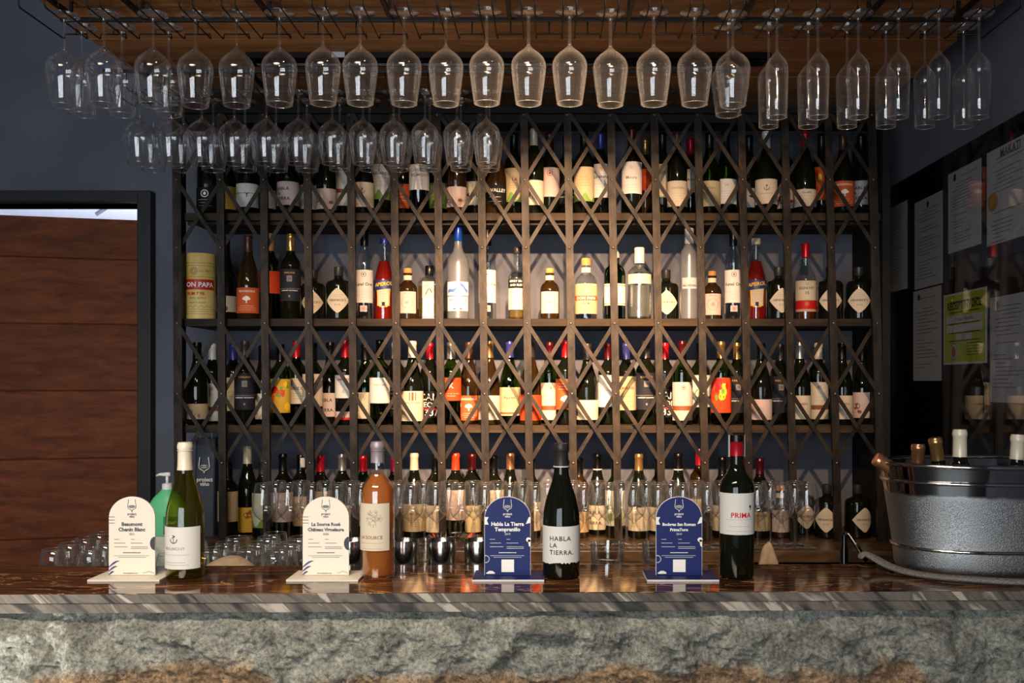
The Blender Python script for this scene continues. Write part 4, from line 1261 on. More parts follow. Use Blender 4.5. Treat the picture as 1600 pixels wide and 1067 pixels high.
# dark gift bag with the wine glass logo, at the left end of the back counter
bag = empty('gift_bag', (P(319, 0, 3.62).x, 3.66, H4), 'dark slate paper wine bag with white glass logo at the left', 'paper bag')
v, f = loft_geo([(0, .036, .045, 8, 0, 0), (.10, .037, .046, 8, 0, 0), (.355, .037, .030, 8, 0, 0)], 24)
from_data('bag_body', v, f, mat('bag_slate', '#3d4453', .7), bag)
MB().add(tube_geo([(-.022, -.02, .353), (-.02, -.022, .385), (0, -.024, .40), (.02, -.022, .385), (.022, -.02, .353)], .002, 6)).build('handle', mat('cord_white', '#c9c9c6', .7), bag, smooth=True)


def logo(p, u, v, s, wd):
    "line drawing of a wine glass with its two words below"
    p.line([(u-.30*s, v+1.0*s), (u-.38*s, v+.35*s), (u-.33*s, v+.22*s), (u-.05*s, v+.06*s), (u, v-.12*s)], wd)
    p.line([(u+.30*s, v+1.0*s), (u+.38*s, v+.35*s), (u+.33*s, v+.22*s), (u+.05*s, v+.06*s), (u, v-.12*s)], wd)
    p.ring(u, v+.36*s, .29*s, .10*s, wd)
    p.ring(u, v+.36*s, .18*s, .04*s, wd*.8)
    return p


p = Print(); logo(p, .002, .235, .052, .0032)
p.text('project', .020, .004, .200, bold=.03); p.text('vino', .020, .004, .184, bold=.03)
p.flat('lettering', ink('white'), bag, lambda u, v_: (u, -.0475+.0*v_, v_))

# ------------------------------------------------------------------ stemware
def glass_meshes():
    G = {}
    G['bordeaux'] = [(.0370, 0), (.0375, .0008), (.0370, .0018), (.020, .0040), (.008, .0075), (.0045, .013), (.0036, .022), (.0034, .070), (.0042, .082), (.0070, .088), (.016, .096), (.028, .105), (.038, .116), (.0430, .127), (.0445, .138), (.0435, .150), (.0400, .180), (.0355, .210), (.0325, .230), (.0318, .2305), (.0318, .2295)]
    G['burgundy'] = [(.0370, 0), (.0375, .0008), (.0370, .0018), (.020, .0040), (.008, .0075), (.0045, .013), (.0036, .022), (.0034, .070), (.0042, .080), (.0070, .086), (.020, .096), (.036, .109), (.0465, .124), (.0505, .140), (.0500, .155), (.0460, .180), (.0400, .210), (.0365, .230), (.0358, .2305), (.0358, .2295)]
    G['white'] = [(.0360, 0), (.0365, .0008), (.0360, .0018), (.018, .0040), (.007, .0075), (.0042, .013), (.0034, .022), (.0034, .075), (.0042, .084), (.0070, .089), (.018, .098), (.030, .109), (.0375, .122), (.0400, .136), (.0395, .150), (.0365, .180), (.0325, .205), (.0300, .218), (.0294, .2185), (.0294, .2175)]
    G['flute'] = [(.0370, 0), (.0375, .0008), (.0370, .0018), (.018, .0040), (.007, .0075), (.0042, .013), (.0032, .022), (.0030, .090), (.0045, .098), (.010, .104), (.020, .116), (.0270, .128), (.0285, .138), (.0285, .160), (.0270, .210), (.0255, .262), (.0250, .2625), (.0250, .2615)]
    G['tumbler'] = [(0, .004), (.020, .0035), (.024, 0), (.030, .004), (.037, .016), (.0415, .034), (.0425, .048), (.0405, .066), (.0365, .090), (.0330, .110), (.0324, .1105), (.0322, .1095)]
    out = {}
    for k_, pr in G.items():
        # upper part: bowl; lower: foot and stem
        cut = next((i for i, (r_, z_) in enumerate(pr) if z_ > .08), 0) if k_ != 'tumbler' else None
        if cut:
            foot = [(0, .0)]+pr[:cut+1]
            bowl = [(0, pr[cut][1]-.001)]+pr[cut:]
            out[k_] = (lathe_mesh('foot_'+k_, foot, 28, M_crystal), lathe_mesh('bowl_'+k_, bowl, 40, M_crystal), pr[-3])
        else:
            out[k_] = (None, lathe_mesh('bowl_'+k_, pr, 32, M_crystal), pr[-3])
    return out


GM = glass_meshes()
RIMS = {}
M_rim = thin_glass('crystal_rim', (.9, .92, .92), .35, 2.0, .05, (.95, .97, 1), .25)


def rim_mesh(k_, r_, z_):
    if k_ not in RIMS:
        v, f = tube_geo([(r_*math.cos(2*PI*q/36), r_*math.sin(2*PI*q/36), z_) for q in range(36)], .00075, 5, closed=True)
        me = bpy.data.meshes.new('rim_'+k_); me.from_pydata([tuple(p) for p in v], [], f); me.update(); me.shade_smooth(); me.materials.append(M_rim)
        RIMS[k_] = me
    return RIMS[k_]


def stem_glass(k_, loc, label, group, flip=False, name='wine_glass', cat='wine glass'):
    t = empty(name, loc, label, cat, group)
    t.rotation_euler = (PI, 0, random.uniform(0, 6)) if flip else (random.uniform(-.004, .004), 0, random.uniform(0, 6))
    if not flip: t.rotation_euler[0] = 0
    foot, bowl, rim = GM[k_]
    if foot: new_obj('stem_and_foot', foot, None, t)
    new_obj('bowl', bowl, None, t)
    new_obj('rim', rim_mesh(k_, rim[0], rim[1]), None, t)
    return t


RAIL = EYE+.925
YF1, YF2 = 2.51, 2.60
front = [97, 162, 238, 303, 368, 437, 506, 564, 632, 697, 761, 826, 890, 954, 1021, 1085, 1146]
flutes = [1214, 1278, 1341, 1404, 1467, 1530]
FT = RAIL+.0042
for i, px in enumerate(front):
    x = (px-860)/FPX*YF1
    stem_glass('bordeaux', (x, YF1+random.uniform(-.012, .012), FT), f'hanging upside-down red wine glass, {ordinal(i+1)} from left in front rack row', 'large wine glasses hanging in the front rack', True)
for i, px in enumerate([97, 162, 238, 1146]):
    x = (px-860)/FPX*YF1
    stem_glass('bordeaux', (x+.004, YF2+.006, FT), ['hanging wine glass just behind the leftmost one of the front rack', 'hanging wine glass just behind the second from left in the front rack', 'hanging wine glass just behind the third from left in the front rack', 'hanging wine glass behind the rightmost wide one, before the flutes'][i], 'large wine glasses hanging behind the front row', True)
for i, px in enumerate(flutes):
    x = (px-860)/FPX*YF1
    stem_glass('flute', (x, YF1, FT), f'hanging upside-down champagne flute, {ordinal(i+1)} from left in the front row of flutes', 'flutes hanging in the front row', True, 'champagne_flute', 'champagne flute')
    stem_glass('flute', (x, YF2+.004, FT), f'hanging upside-down champagne flute, {ordinal(i+1)} from left in the second row of flutes', 'flutes hanging in the second row', True, 'champagne_flute', 'champagne flute')
YR1, YR2 = 3.19, 3.285
rear = [218, 267, 315, 366, 416, 466, 519, 567, 615, 664, 714, 760]
for i, px in enumerate(rear):
    x = (px-860)/FPX*YR1
    k_ = 'burgundy' if i < 6 else 'bordeaux'
    d = 'broad round' if i < 6 else 'narrower tapered'
    stem_glass(k_, (x, YR1, FT), f'{d} wine glass hanging {ordinal(i+1)} from left in the lower rear row', 'wine glasses hanging in the rear rack', True)
    if i < 6:
        stem_glass(k_, (x-.0+.003, YR2+.006, FT), f'broad wine glass hanging behind the {ordinal(i+1)} from left of the lower rear row', 'wine glasses hanging behind the rear rack row', True)
    else:
        stem_glass(k_, (x+.004, YR2, FT), f'narrower wine glass hanging behind the {ordinal(i+1)} from left of the lower rear row', 'wine glasses hanging behind the rear rack row', True)


# racks of bent wire
def rack(name, label, cols, Ya, Yb, xa, xb, side_xs):
    t = empty(name, ((xa+xb)/2, (Ya+Yb)/2, RAIL), label, 'glass rack')
    o = t.location
    zt = EYE+1.018-o.z
    g = .0165
    gaps = [(xa-.03, cols[0]-g)]+[(cols[i]+g, cols[i+1]-g) for i in range(len(cols)-1)]+[(cols[-1]+g, xb+.03)]
    zb = EYE+.975-o.z
    for (a, b_) in gaps:
        if b_-a < .012: continue
        a -= o.x; b_ -= o.x; y0 = Ya-o.y; y1 = Yb-o.y; mid = (a+b_)/2
        m = MB()
        pts = [(a, y0, zb), (a, y0, .006), (a, y0+.006, 0), (a, y1-.004, 0), (a+.001, y1, .002), (a+.002, y1, .013), (b_-.002, y1, .013), (b_-.001, y1, .002), (b_, y1-.004, 0), (b_, y0+.006, 0), (b_, y0, .006), (b_, y0, zb)]
        m.add(tube_geo(pts, .0021, 6))
        m.add(tube_geo([(mid, y1, .012), (mid, y1+.002, zb)], .0018, 6))
        m.build('hanging_rail', M_wire, t, smooth=True)
    for yy in (y0, y1):
        MB().box(xa-o.x-.04, xb-o.x+.04, yy-.005, yy+.006, zb-.003, zb+.008).build('cross_bar', M_wire, t, bevel=.0008)
    for sx in side_xs:
        MB().box(sx-o.x-.006, sx-o.x+.006, y0+.006, y1-.005, zb-.002, zb+.010).build('side_bar', M_wire, t, bevel=.0008)
        MB().box(sx-o.x-.004, sx-o.x+.004, y1-.03, y1-.022, zb+.010, zt).build('hanger', M_wire, t)
        MB().box(sx-o.x-.004, sx-o.x+.004, y0+.02, y0+.028, zb+.010, zt).build('hanger', M_wire, t)
    return t


colx = [(px-860)/FPX*YF1 for px in front+flutes]
rack('glass_rack', 'black wire glass rack under the canopy, front one nearest the viewer', colx, 2.455, 2.685, colx[0]-.05, colx[-1]+.05, [-1.28, -1.09, -.75, -.43, -.11, .21, .52, .85, 1.09])
rcol = [(px-860)/FPX*YR1 for px in rear]
rcol += [rcol[-1]+.1*(i+1) for i in range(7)]
rack('glass_rack', 'black wire glass rack under the canopy, rear one close to the shelves', rcol, 3.13, 3.345, rcol[0]-.05, rcol[-1]+.05, [-1.29, -.95, -.6, -.25, .1, .45])

# standing wine glasses on the back counter
xs = []
n = 0
for row_, Yw, x0, cnt in ((0, 3.36, 412, 23), (1, 3.435, 432, 22)):
    for i in range(cnt):
        px = x0+38.6*i
        if px > 1300: continue
        x = (px-860)/FPX*Yw+random.uniform(-.002, .002)
        n += 1
        stem_glass('white', (x, Yw+random.uniform(-.002, .002), H4), f'upright wine glass on the back counter, {ordinal(i+1)} from left in the {"front" if row_ == 0 else "rear"} row', 'wine glasses lined up on the back counter')

# stemless tumblers on the work shelf
WS = EYE-.58
tn = 0
for (xx, ys) in ((-1.395, (2.80, 2.90, 3.0, 3.1)), (-1.29, (2.80, 2.90, 3.0, 3.1)), (-1.185, (2.80, 2.90)), (-1.04, (2.72, 2.82, 2.92)), (-.945, (2.72, 2.82, 2.92, 3.02)), (-.85, (2.72, 2.82, 2.92, 3.02, 3.1)), (-.755, (2.72, 2.82, 2.92, 3.02)), (-.66, (2.82, 2.92, 3.02))):
    tn += 1
    for j, yy in enumerate(ys):
        stem_glass('tumbler', (xx+(yy-2.8)*-.02, yy, WS+.0005), f'clear stemless glass behind the bar, {ordinal(tn)} file from left, {ordinal(j+1)} from the front', 'stemless glasses behind the bar', name='stemless_glass', cat='glass')

# steel cups and lowball glasses on the ledge
LZ = EYE-.445+.0005
cupm = lathe_mesh('steel_cup_mesh', [(0, .002), (.028, 0), (.0310, .003), (.0325, .012), (.0335, .050), (.0335, .067), (.0330, .068), (.0322, .067), (.0322, .010), (0, .008)], 32, M_steel)
for i, px in enumerate((552, 632, 690, 747)):
    c = new_obj('steel_cup', cupm, None, None, ((px-860)/FPX*2.385, 2.385, LZ))
    tag(c, ['polished steel cup beside the second white sign', 'polished steel cup just right of the pink wine bottle', 'polished steel cup, middle one behind the bar edge', 'polished steel cup left of the left blue sign'][i], 'cup', 'polished steel cups')
M_thick = thin_glass('thick_tumbler_glass', (.90, .91, .90), .12, 2.5)
lbm = lathe_mesh('lowball_mesh', [(0, .0), (.034, 0), (.038, .003), (.040, .012), (.0415, .060), (.0408, .061), (.0400, .060), (.037, .014), (0, .011)], 24, M_thick, autosmooth=30)
for i, px in enumerate((949, 1030)):
    c = new_obj('lowball_glass', lbm, None, None, ((px-860)/FPX*2.385, 2.385, LZ))
    tag(c, ['heavy lowball glass between the black bottle and the right blue sign', 'heavy lowball glass half hidden behind the right blue sign'][i], 'glass', 'lowball glasses')
c = new_obj('shot_glass', lathe_mesh('shot_mesh', [(0, 0), (.017, 0), (.018, .002), (.022, .062), (.0212, .0625), (.0205, .062), (.017, .012), (0, .010)], 20, M_thick, autosmooth=30), None, None, ((661-860)/FPX*2.385, 2.385, LZ))
c.location.y = 2.425; tag(c, 'small clear shot glass between two steel cups', 'glass')
pl = new_obj('glass_dish', lathe_mesh('dish_mesh', [(0, 0), (.020, 0), (.022, .004), (.006, .010), (.005, .055), (.012, .062), (.050, .072), (.0685, .080), (.0690, .0815), (.050, .0745), (0, .066)], 36, M_thick), None, None, P(707, 880, 2.62))
pl.location = ((707-860)/FPX*2.68, 2.68, WS+.0005); pl.scale = (1, 1, 2.05)
tag(pl, 'round clear glass pedestal dish above the steel cups', 'dish')

# folded cloths
def cloth(name, label, loc, sx, sy, h, m, rz=0):
    v = []; f = []; nx_, ny_ = 14, 10
    for j in range(ny_+1):
        for i in range(nx_+1):
            u = i/nx_*2-1; w_ = j/ny_*2-1
            z = h*(1-abs(u)**2.2)*(1-.35*abs(w_)**2)+.0015*math.sin(u*9+w_*4)
            v.append((u*sx*(1-.12*w_), w_*sy, max(.002, z)))
    nn = len(v)
    v += [(a, b_, 0.0) for a, b_, _ in v]
    for j in range(ny_):
        for i in range(nx_):
            a = j*(nx_+1)+i
            f.append((a, a+1, a+nx_+2, a+nx_+1)); f.append((nn+a, nn+a+nx_+1, nn+a+nx_+2, nn+a+1))
    for i in range(nx_):
        f.append((nn+i, nn+i+1, i+1, i)); a = ny_*(nx_+1)+i; f.append((a, a+1, nn+a+1, nn+a))
    for j in range(ny_):
        a = j*(nx_+1); f.append((a, a+nx_+1, nn+a+nx_+1, nn+a)); a += nx_; f.append((nn+a, nn+a+nx_+1, a+nx_+1, a))
    o = from_data(name, v, f, m, smooth=True, loc=loc); o.rotation_euler = (0, 0, rz)
    tag(o, label, 'cloth'); return o


M_cloth = noise_col('beige_linen', '#b59b7c', '#cbb293', 60, rough=.9, bump=.2)
cloth('folded_napkin', 'beige folded cloth behind the bar right of the white capped bottle', (-.82, 2.55, WS+.0), .13, .075, .135, M_cloth, .12)
cloth('folded_napkin', 'tan folded cloth on the back counter right of the large red capped bottle', ((1190-860)/FPX*3.30, 3.30+.03, H4), .03, .02, .032, M_cloth)
bpy.data.objects['folded_napkin.001'].location = ((1200-860)/FPX*3.05, 3.05, WS)
bpy.data.objects['folded_napkin.001'].scale = (1.1, 1, 2.8)

# ------------------------------------------------------------------ soap jug with pump
jug = empty('soap_bottle', (P(261, 0, 3.0).x, 3.0, WS), 'green pump bottle of hand soap behind the first white sign', 'soap bottle')
M_mint = mat('mint_plastic', '#63c28a', .35); M_pale = mat('pale_plastic', '#c9cfc0', .4)
v, f = loft_geo([(0, .055, .036, 4, 0, 0), (.008, .060, .040, 4, 0, 0), (.120, .060, .040, 4, 0, 0)], 32)
from_data('lower_body', v, f, M_pale, jug, smooth=False).data.shade_smooth()
v, f = loft_geo([(.121, .060, .040, 4, 0, 0), (.185, .060, .040, 4, 0, 0), (.205, .055, .038, 3.6, 0, 0), (.235, .036, .032, 3, 0, 0), (.252, .020, .020, 2.2, 0, 0), (.258, .017, .017, 2, 0, 0)], 32)
o = from_data('upper_body', v, f, M_mint, jug); o.data.shade_smooth(); o.data.set_sharp_from_angle(angle=math.radians(50))
new_obj('pump_collar', lathe_mesh('collar', [(0, .258), (.015, .258), (.015, .274), (.010, .276), (0, .276)], 20, M_white, autosmooth=40), None, jug)
MB().add(tube_geo([(0, 0, .276), (0, 0, .296)], .0045, 10)).add(tube_geo([(.010, 0, .302), (0, 0, .302), (-.022, 0, .302), (-.033, 0, .298)], [.006, .007, .0045, .003], 8)).build('pump_head', M_white, jug, smooth=True)
MB().box(.004, .050, -.0412, -.0402, .128, .180).build('label', mat('green_label', '#1f8a55', .5), jug)
p = Print(); p.rect(.004, .050, .128, .136, 1); p.flat('lettering', ink('red'), jug.children[-1], lambda u, v_: (u, -.0416, v_))
p = Print(); p.text('SOAP', .012, .027, .158, bold=.02); p.rect(.010, .044, .148, .150, 1); p.flat('lettering', ink('white'), jug.children[-1], lambda u, v_: (u, -.0416, v_))

# ------------------------------------------------------------------ tap behind the bar
tap = empty('bar_tap', (P(1319, 0, 3.0).x, 3.0, WS), 'chrome bar tap with slanting lever behind the bar near the metal tub', 'tap')
M_chrome = mat('warm_chrome', '#9a8a7a', .12, 1.0)
new_obj('tap_body', lathe_mesh('tapbody', [(0, 0), (.016, 0), (.016, .012), (.012, .02), (.012, .075), (.009, .085), (.008, .118), (.005, .126), (0, .127)], 20, M_black), None, tap)
MB().add(tube_geo([(0, 0, .118), (.006, -.002, .126), (.014, -.006, .122), (.036, -.015, .085), (.060, -.025, .045)], [.005, .006, .0068, .0068, .006], 10)).build('lever', M_chrome, tap, smooth=True)

# ------------------------------------------------------------------ the four bottles on the bar
yb0 = 2.148


def bar_bottle(px, top, r, shape, glass, labs, desc, cap, capfrac, liquid=None, tw=0.0):
    x = (px-860)/FPX*(yb0)
    h = .42+(597-top)*yb0/FPX
    L2 = []
    for (y0, y1, half, col, pr) in labs:
        z1 = (597-y0)*(yb0-r)/FPX+.42; z0 = (597-y1)*(yb0-r)/FPX+.42
        L2.append((z0, z1, half, col, pr))
    return wine_bottle(x, yb0, CT, h, r, shape, glass, cap, L2, desc, 'four wine bottles standing on the bar', capfrac=capfrac, liquid=liquid, twist=tw, seg=48)


paper('cream')
bw = bar_bottle(289, 691, .0400, 'bg', 'olive_bottle_glass', [(824, 890, 1.45, 'fresh', [])] if False else [(824, 890, 1.45, 'white', [('A', .72, .11, 'ink'), ('T', 'BEAUMONT', .46, .07, 'faint'), ('F', .34, .36, 1, 'faint'), ('F', .10, .16, 2, 'faint')])], 'olive green wine bottle with cream cap and off-white label, leftmost on the bar', 'cream', .795, tw=-.25)
ro = bar_bottle(590, 690, .0362, 'bd', 'c', [(787, 861, 1.15, 'cream', [('T', 'LA SOURCE', .25, .07, 'brown'), ('F', .16, .20, 1, 'gold'), ('F', .04, .06, 1, 'gold')])], 'clear bottle of pink wine with grey capsule on the bar', 'mauve', .845, liquid=M_rose, tw=-.25)
# scroll engraving on the pink wine label
lb = [c for c in ro.children if c.name.startswith('label')][0]
p = Print(); rnd = random.Random(5)
for q in range(46):
    a = rnd.uniform(0, 2*PI); rr = rnd.uniform(.003, .017)
    p.ring(rr*math.cos(a)+.006, .068+rr*math.sin(a), rnd.uniform(.0012, .0035), rnd.uniform(.0012, .0035), .0005, 9, a, a+4)
p.wound('lettering', mat('ink_scroll', '#9a7d62', .6), lb, .0362, .062, -.25, off=.0013)
ha = bar_bottle(877, 693, .0398, 'bg', 'k', [], 'black wine bottle with ragged edged label of black capitals on the bar', 'grey', .83)
zb_ = (597-882)*(yb0-.04)/FPX+.42; zt_ = (597-823)*(yb0-.04)/FPX+.42
rag = [random.uniform(-.0022, .0022) for _ in range(41)]
lab = patch('label', paper('white'), ha, .0398, 1.45, zb_+.002, zt_, 0, n=40, edge=lambda t_: rag[int(t_*40)])
p = Print()
for s_, vv in (('HABLA', .042), ('LA', .0275), ('TIERRA.', .0125)):
    p.text(s_, .0135, -.026, zb_+.008+vv, bold=.012, align='LEFT', spacing=1.14)
p.wound('lettering', ink('ink'), lab, .0398, 0, 0, off=.0014)
hh_ = .42+(597-693)*yb0/FPX
patch('neck_band', paper('white'), ha, .0168, 2.9, hh_*.826, hh_*.826+.0025, 0, n=24)
pr_ = bar_bottle(1151, 680, .0370, 'bd', 'k', [(771, 836, 1.40, 'white', [('F', .36, .38, 1, 'faint'), ('F', .08, .20, 2, 'faint')])], 'black wine bottle with red capsule, white label and red lettering, rightmost on the bar', 'red', .855)
lb = [c for c in pr_.children if c.name.startswith('label')][0]
zl = (597-836)*(yb0-.037)/FPX+.42
p = Print(); p.text('PRIMA', .0150, .003, .0365, bold=.02, spacing=1.05); p.wound('lettering', ink('red'), lb, .037, zl, 0, off=.0015)
p = Print(); p.blob(.0235, .0600, .0028, .0028, 12); p.line([(.0256, .0590), (.0245, .0560), (.0222, .0530)], .0014); p.wound('lettering', ink('ink'), lb, .037, zl, 0, off=.0015)
ph = .42+(597-680)*yb0/FPX
lathe_top = lathe_mesh('black_neck_ring', [(.0158, ph-.014), (.0168, ph-.013), (.0168, ph+.0005), (.015, ph+.0012), (0, ph+.0012)], 24, capmat('black'), autosmooth=40)
new_obj('capsule_top', lathe_top, None, pr_)
for tw_ in (-1.35, 1.35):
    patch('tax_strip', paper('white'), pr_, .0172, .22, ph-.046, ph+.001, tw_, n=4)
for o_, hz_ in ((bw, 0), (ro, 0), (ha, 0)):
    hq = .42+(597-692)*yb0/FPX
    v, f = tube_geo([(.0162*math.cos(2*PI*q/24), .0162*math.sin(2*PI*q/24), hq-.016) for q in range(24)], .0007, 5, closed=True)
    from_data('cap_ridge', v, f, capmat({bw: 'cream', ro: 'mauve', ha: 'grey'}[o_]), o_, smooth=True)

# ------------------------------------------------------------------ arched table signs
M_card = mat('sign_ivory', '#dfd5c2', .5, 0, .3); M_navy = mat('sign_navy', '#17255c', .5, 0, .25)
M_navyink = mat('ink_navy', '#33356b', .5); M_whiteedge = mat('sign_white_edge', '#dcd6d2', .4)


def sign(px, title, blue, label, plate_cx, z_h=.174):
    Ys = 2.140
    x = (px-860)/FPX*Ys
    t = empty('table_sign', (x, Ys, CT), label, 'sign', 'arched table signs on the bar')
    W2 = .0497; top = z_h; zc = top-W2*.92
    # base plate
    pc = (plate_cx-860)/FPX*2.10-x
    pm = M_navy if blue else M_card
    MB().box(pc-.076, pc+.076, -.045, .060, 0, .0042).build('base_plate', M_whiteedge if blue else M_card, t, bevel=.0006)
    if blue:
        MB().box(pc-.0755, pc+.0755, -.0445, .0595, .0043, .0049).build('plate_face', M_navy, t)
    out = [(-W2, .0052), (W2, .0052)]
    for q in range(25):
        a = PI*q/24
        out.append((W2*math.cos(a), zc+W2*.92*math.sin(a)))
    n_ = len(out)
    v = [(u, 0, z) for u, z in out]+[(u, .004, z) for u, z in out]
    f = [tuple(range(n_)), tuple(reversed(range(n_, 2*n_)))]+[(i, (i+1) % n_+0, n_+(i+1) % n_, n_+i) for i in range(n_)]
    f = [f[0], f[1]]+[(i, n_+i, n_+(i+1) % n_, (i+1) % n_) for i in range(n_)]
    from_data('panel', v, f, M_whiteedge if blue else M_card, t)
    pnl = t.children[-1]
    if blue:
        k_ = .985
        o2 = [(u*k_, .0055+(z-.0055)*.994) for u, z in out]
        from_data('printed_face', [(u, -.0004, z) for u, z in o2], [tuple(range(n_))], M_navy, t)
        pnl = t.children[-1]
    fg = ink('white') if blue else mat('ink_slate', '#4a4a58', .6)
    fl = lambda u, v_: (u, -.0009, v_)
    p = Print(); logo(p, 0, .144, .024, .0009)
    p.text('project', .0066, 0, .1348, bold=.02); p.text('vino', .0066, 0, .1292, bold=.02)
    p.text(title[0], title[3], 0, .1115, bold=.035); p.text(title[1], title[3], 0, .1000, bold=.035); p.text(title[2], .0062, 0, .0915)
    for (a, b_, z) in ((-.038, -.027, .082), (-.002, .006, .082), (-.038, -.014, .074), (-.002, .023, .074), (-.038, -.009, .066), (-.002, .035, .066), (-.002, .035, .0625)):
        p.rect(a, b_, z, z+.0007, 1)
    p.rect(-.019, .019, .053, .0543, 1); p.rect(-.038, .036, .047, .0476, 1); p.rect(-.030, .030, .0435, .0441, 1)
    if not blue:
        for z in (.130, .1235, .117): p.rect(-W2, -W2+.013, z, z+.0009, 1)
        p.text('www.projectvino.com', .0035, -.003, .0085, bold=.02)
        p.line([(.024, .010), (.030, .011), (.036, .0135), (.042, .012), (.048, .009)], .0006)
    p.flat('lettering', fg, pnl, fl)
    if not blue:
        p = Print()
        for (z, ln) in ((.022, .024), (.0135, .019), (.006, .012)):
            pts = []
            for q in range(9):
                s_ = q/8; pts.append((-W2+ln*s_, z+(.014-.2*0)*math.sin(s_*1.5)*(ln/.024)))
            th = [.0028*math.sin(PI*min(1, .15+q/8*.85)) for q in range(9)]
            up = [(a, b_+t_) for (a, b_), t_ in zip(pts, th)]; dn = [(a, b_-t_*.6) for (a, b_), t_ in zip(pts, th)]
            for q in range(8): p.add([dn[q], dn[q+1], up[q+1], up[q]], [(0, 1, 2, 3)])
        p.flat('lettering', M_navyink, pnl, fl)
        p = Print()
        pts = [(W2-.0002, .0865-.0*1)]+[(W2-.0002-.0105*math.sin(PI*q/12), .0735+.0145*math.cos(PI*q/12)) for q in range(13)]
        p.poly(pts); p.flat('lettering', mat('ink_charcoal', '#35343c', .6), pnl, fl)
    else:
        p = Print()
        p.poly([(-W2, .130), (-W2+.009, .130), (-W2+.0055, .1225), (-W2+.009, .114), (-W2, .114)])
        p.poly([(W2, .130), (W2-.004, .130), (W2-.0105, .115), (W2, .118)])
        p.blob(W2-.0045, .0815, .0055, .0050, 12); p.poly([(W2-.006, .0815), (W2, .0815), (W2, .066), (W2-.004, .068)])
        p.poly([(-W2+.003, .0095), (-W2+.010, .0145), (-W2+.017, .0145), (-W2+.023, .0105), (-W2+.022, .0085), (-W2+.006, .0080)])
        p.rect(-.013, .014, .012, .039, 1)
        p.ring(-W2+.003, .040, .0075, .0075, .0018, 12, -PI*.5, PI*.55)
        p.flat('lettering', ink('white'), pnl, fl)
    return t


sign(206, ('Beaumont', 'Chenin Blanc', '2021', .0108), False, 'ivory arched table sign at the left end of the bar', 194)
sign(509, ('La Source Ros\u00e9', 'Ch\u00e2teau Vignelaure', '2020', .0098), False, 'ivory arched table sign left of the pink wine bottle', 504)
sign(793, ('Habla La Tierra', 'Tempranillo', '2019', .0112), True, 'navy blue arched table sign left of the ragged label bottle', 794)
sign(1061, ('Bodegas San Roman', 'PrimaToro', '2019', .0088), True, 'navy blue arched table sign left of the red capped bottle', 1067)

# ------------------------------------------------------------------ metal tub with bottles
M_tub = mat('stainless_tub', '#a2a2a0', .12, 1.0)
nt, N, L, b = nodes(M_tub)
tc = N.new('ShaderNodeTexCoord'); sx = N.new('ShaderNodeSeparateXYZ'); L.new(tc.outputs['Object'], sx.inputs[0])
nz = N.new('ShaderNodeTexNoise'); nz.inputs['Scale'].default_value = 30; L.new(tc.outputs['Object'], nz.inputs['Vector'])
ad = N.new('ShaderNodeMath'); ad.operation = 'MULTIPLY_ADD'; ad.inputs[1].default_value = .012; L.new(nz.outputs[0], ad.inputs[0]); L.new(sx.outputs[2], ad.inputs[2])
mr = N.new('ShaderNodeMapRange'); mr.inputs['From Min'].default_value = .186; mr.inputs['From Max'].default_value = .178; mr.inputs['To Min'].default_value = .06; mr.inputs['To Max'].default_value = .42
L.new(ad.outputs[0], mr.inputs[0]); L.new(mr.outputs[0], b.inputs['Roughness'])
vo = N.new('ShaderNodeTexVoronoi'); vo.inputs['Scale'].default_value = 430; L.new(tc.outputs['Object'], vo.inputs['Vector'])
n3 = N.new('ShaderNodeTexNoise'); n3.inputs['Scale'].default_value = 160; n3.inputs['Detail'].default_value = 3; L.new(tc.outputs['Object'], n3.inputs['Vector'])
cr = N.new('ShaderNodeMapRange'); cr.inputs['From Min'].default_value = .5; cr.inputs['From Max'].default_value = .0
L.new(vo.outputs['Distance'], cr.inputs[0])
m3 = N.new('ShaderNodeMath'); m3.operation = 'MULTIPLY'; L.new(cr.outputs[0], m3.inputs[0]); L.new(n3.outputs[0], m3.inputs[1])
m4 = N.new('ShaderNodeMapRange'); m4.inputs['From Min'].default_value = .186; m4.inputs['From Max'].default_value = .170; L.new(ad.outputs[0], m4.inputs[0])
bp = N.new('ShaderNodeBump'); bp.inputs['Distance'].default_value = .0035
m5 = N.new('ShaderNodeMath'); m5.operation = 'MULTIPLY'; m5.inputs[1].default_value = .38; L.new(m4.outputs[0], m5.inputs[0]); L.new(m5.outputs[0], bp.inputs['Strength']); L.new(m3.outputs[0], bp.inputs['Height']); L.new(bp.outputs[0], b.inputs['Normal'])

TX, TY = .985, 2.235
tub = empty('metal_tub', (TX, TY, CT+.0005), 'large oval stainless steel drinks tub with condensation at the right end of the bar', 'tub')
S_ = [(0, .196, .118), (.010, .206, .126), (.02, .209, .128), (.055, .2125, .1315), (.060, .2125, .1315), (.150, .226, .141), (.195, .2335, .147), (.205, .235, .148), (.235, .242, .156), (.24, .243, .157)]
secs = [(z, a, b_, 2.15, 0, 0) for z, a, b_ in S_]+[(.2405, .240, .154, 2.15, 0, 0), (.236, .238, .152, 2.15, 0, 0), (.20, .231, .144, 2.15, 0, 0), (.02, .204, .123, 2.15, 0, 0), (.012, .19, .11, 2.15, 0, 0)]
v, f = loft_geo(secs, 72)
o = from_data('tub_body', v, f, M_tub, tub); o.data.shade_smooth(); o.data.set_sharp_from_angle(angle=math.radians(50))


def oval(rx, ry, z, n_=72, e=2.15):
    r_ = []
    for q in range(n_):
        a = 2*PI*q/n_; c_, s_ = math.cos(a), math.sin(a)
        r_.append((rx*math.copysign(abs(c_)**(2/e), c_), ry*math.copysign(abs(s_)**(2/e), s_), z))
    return r_


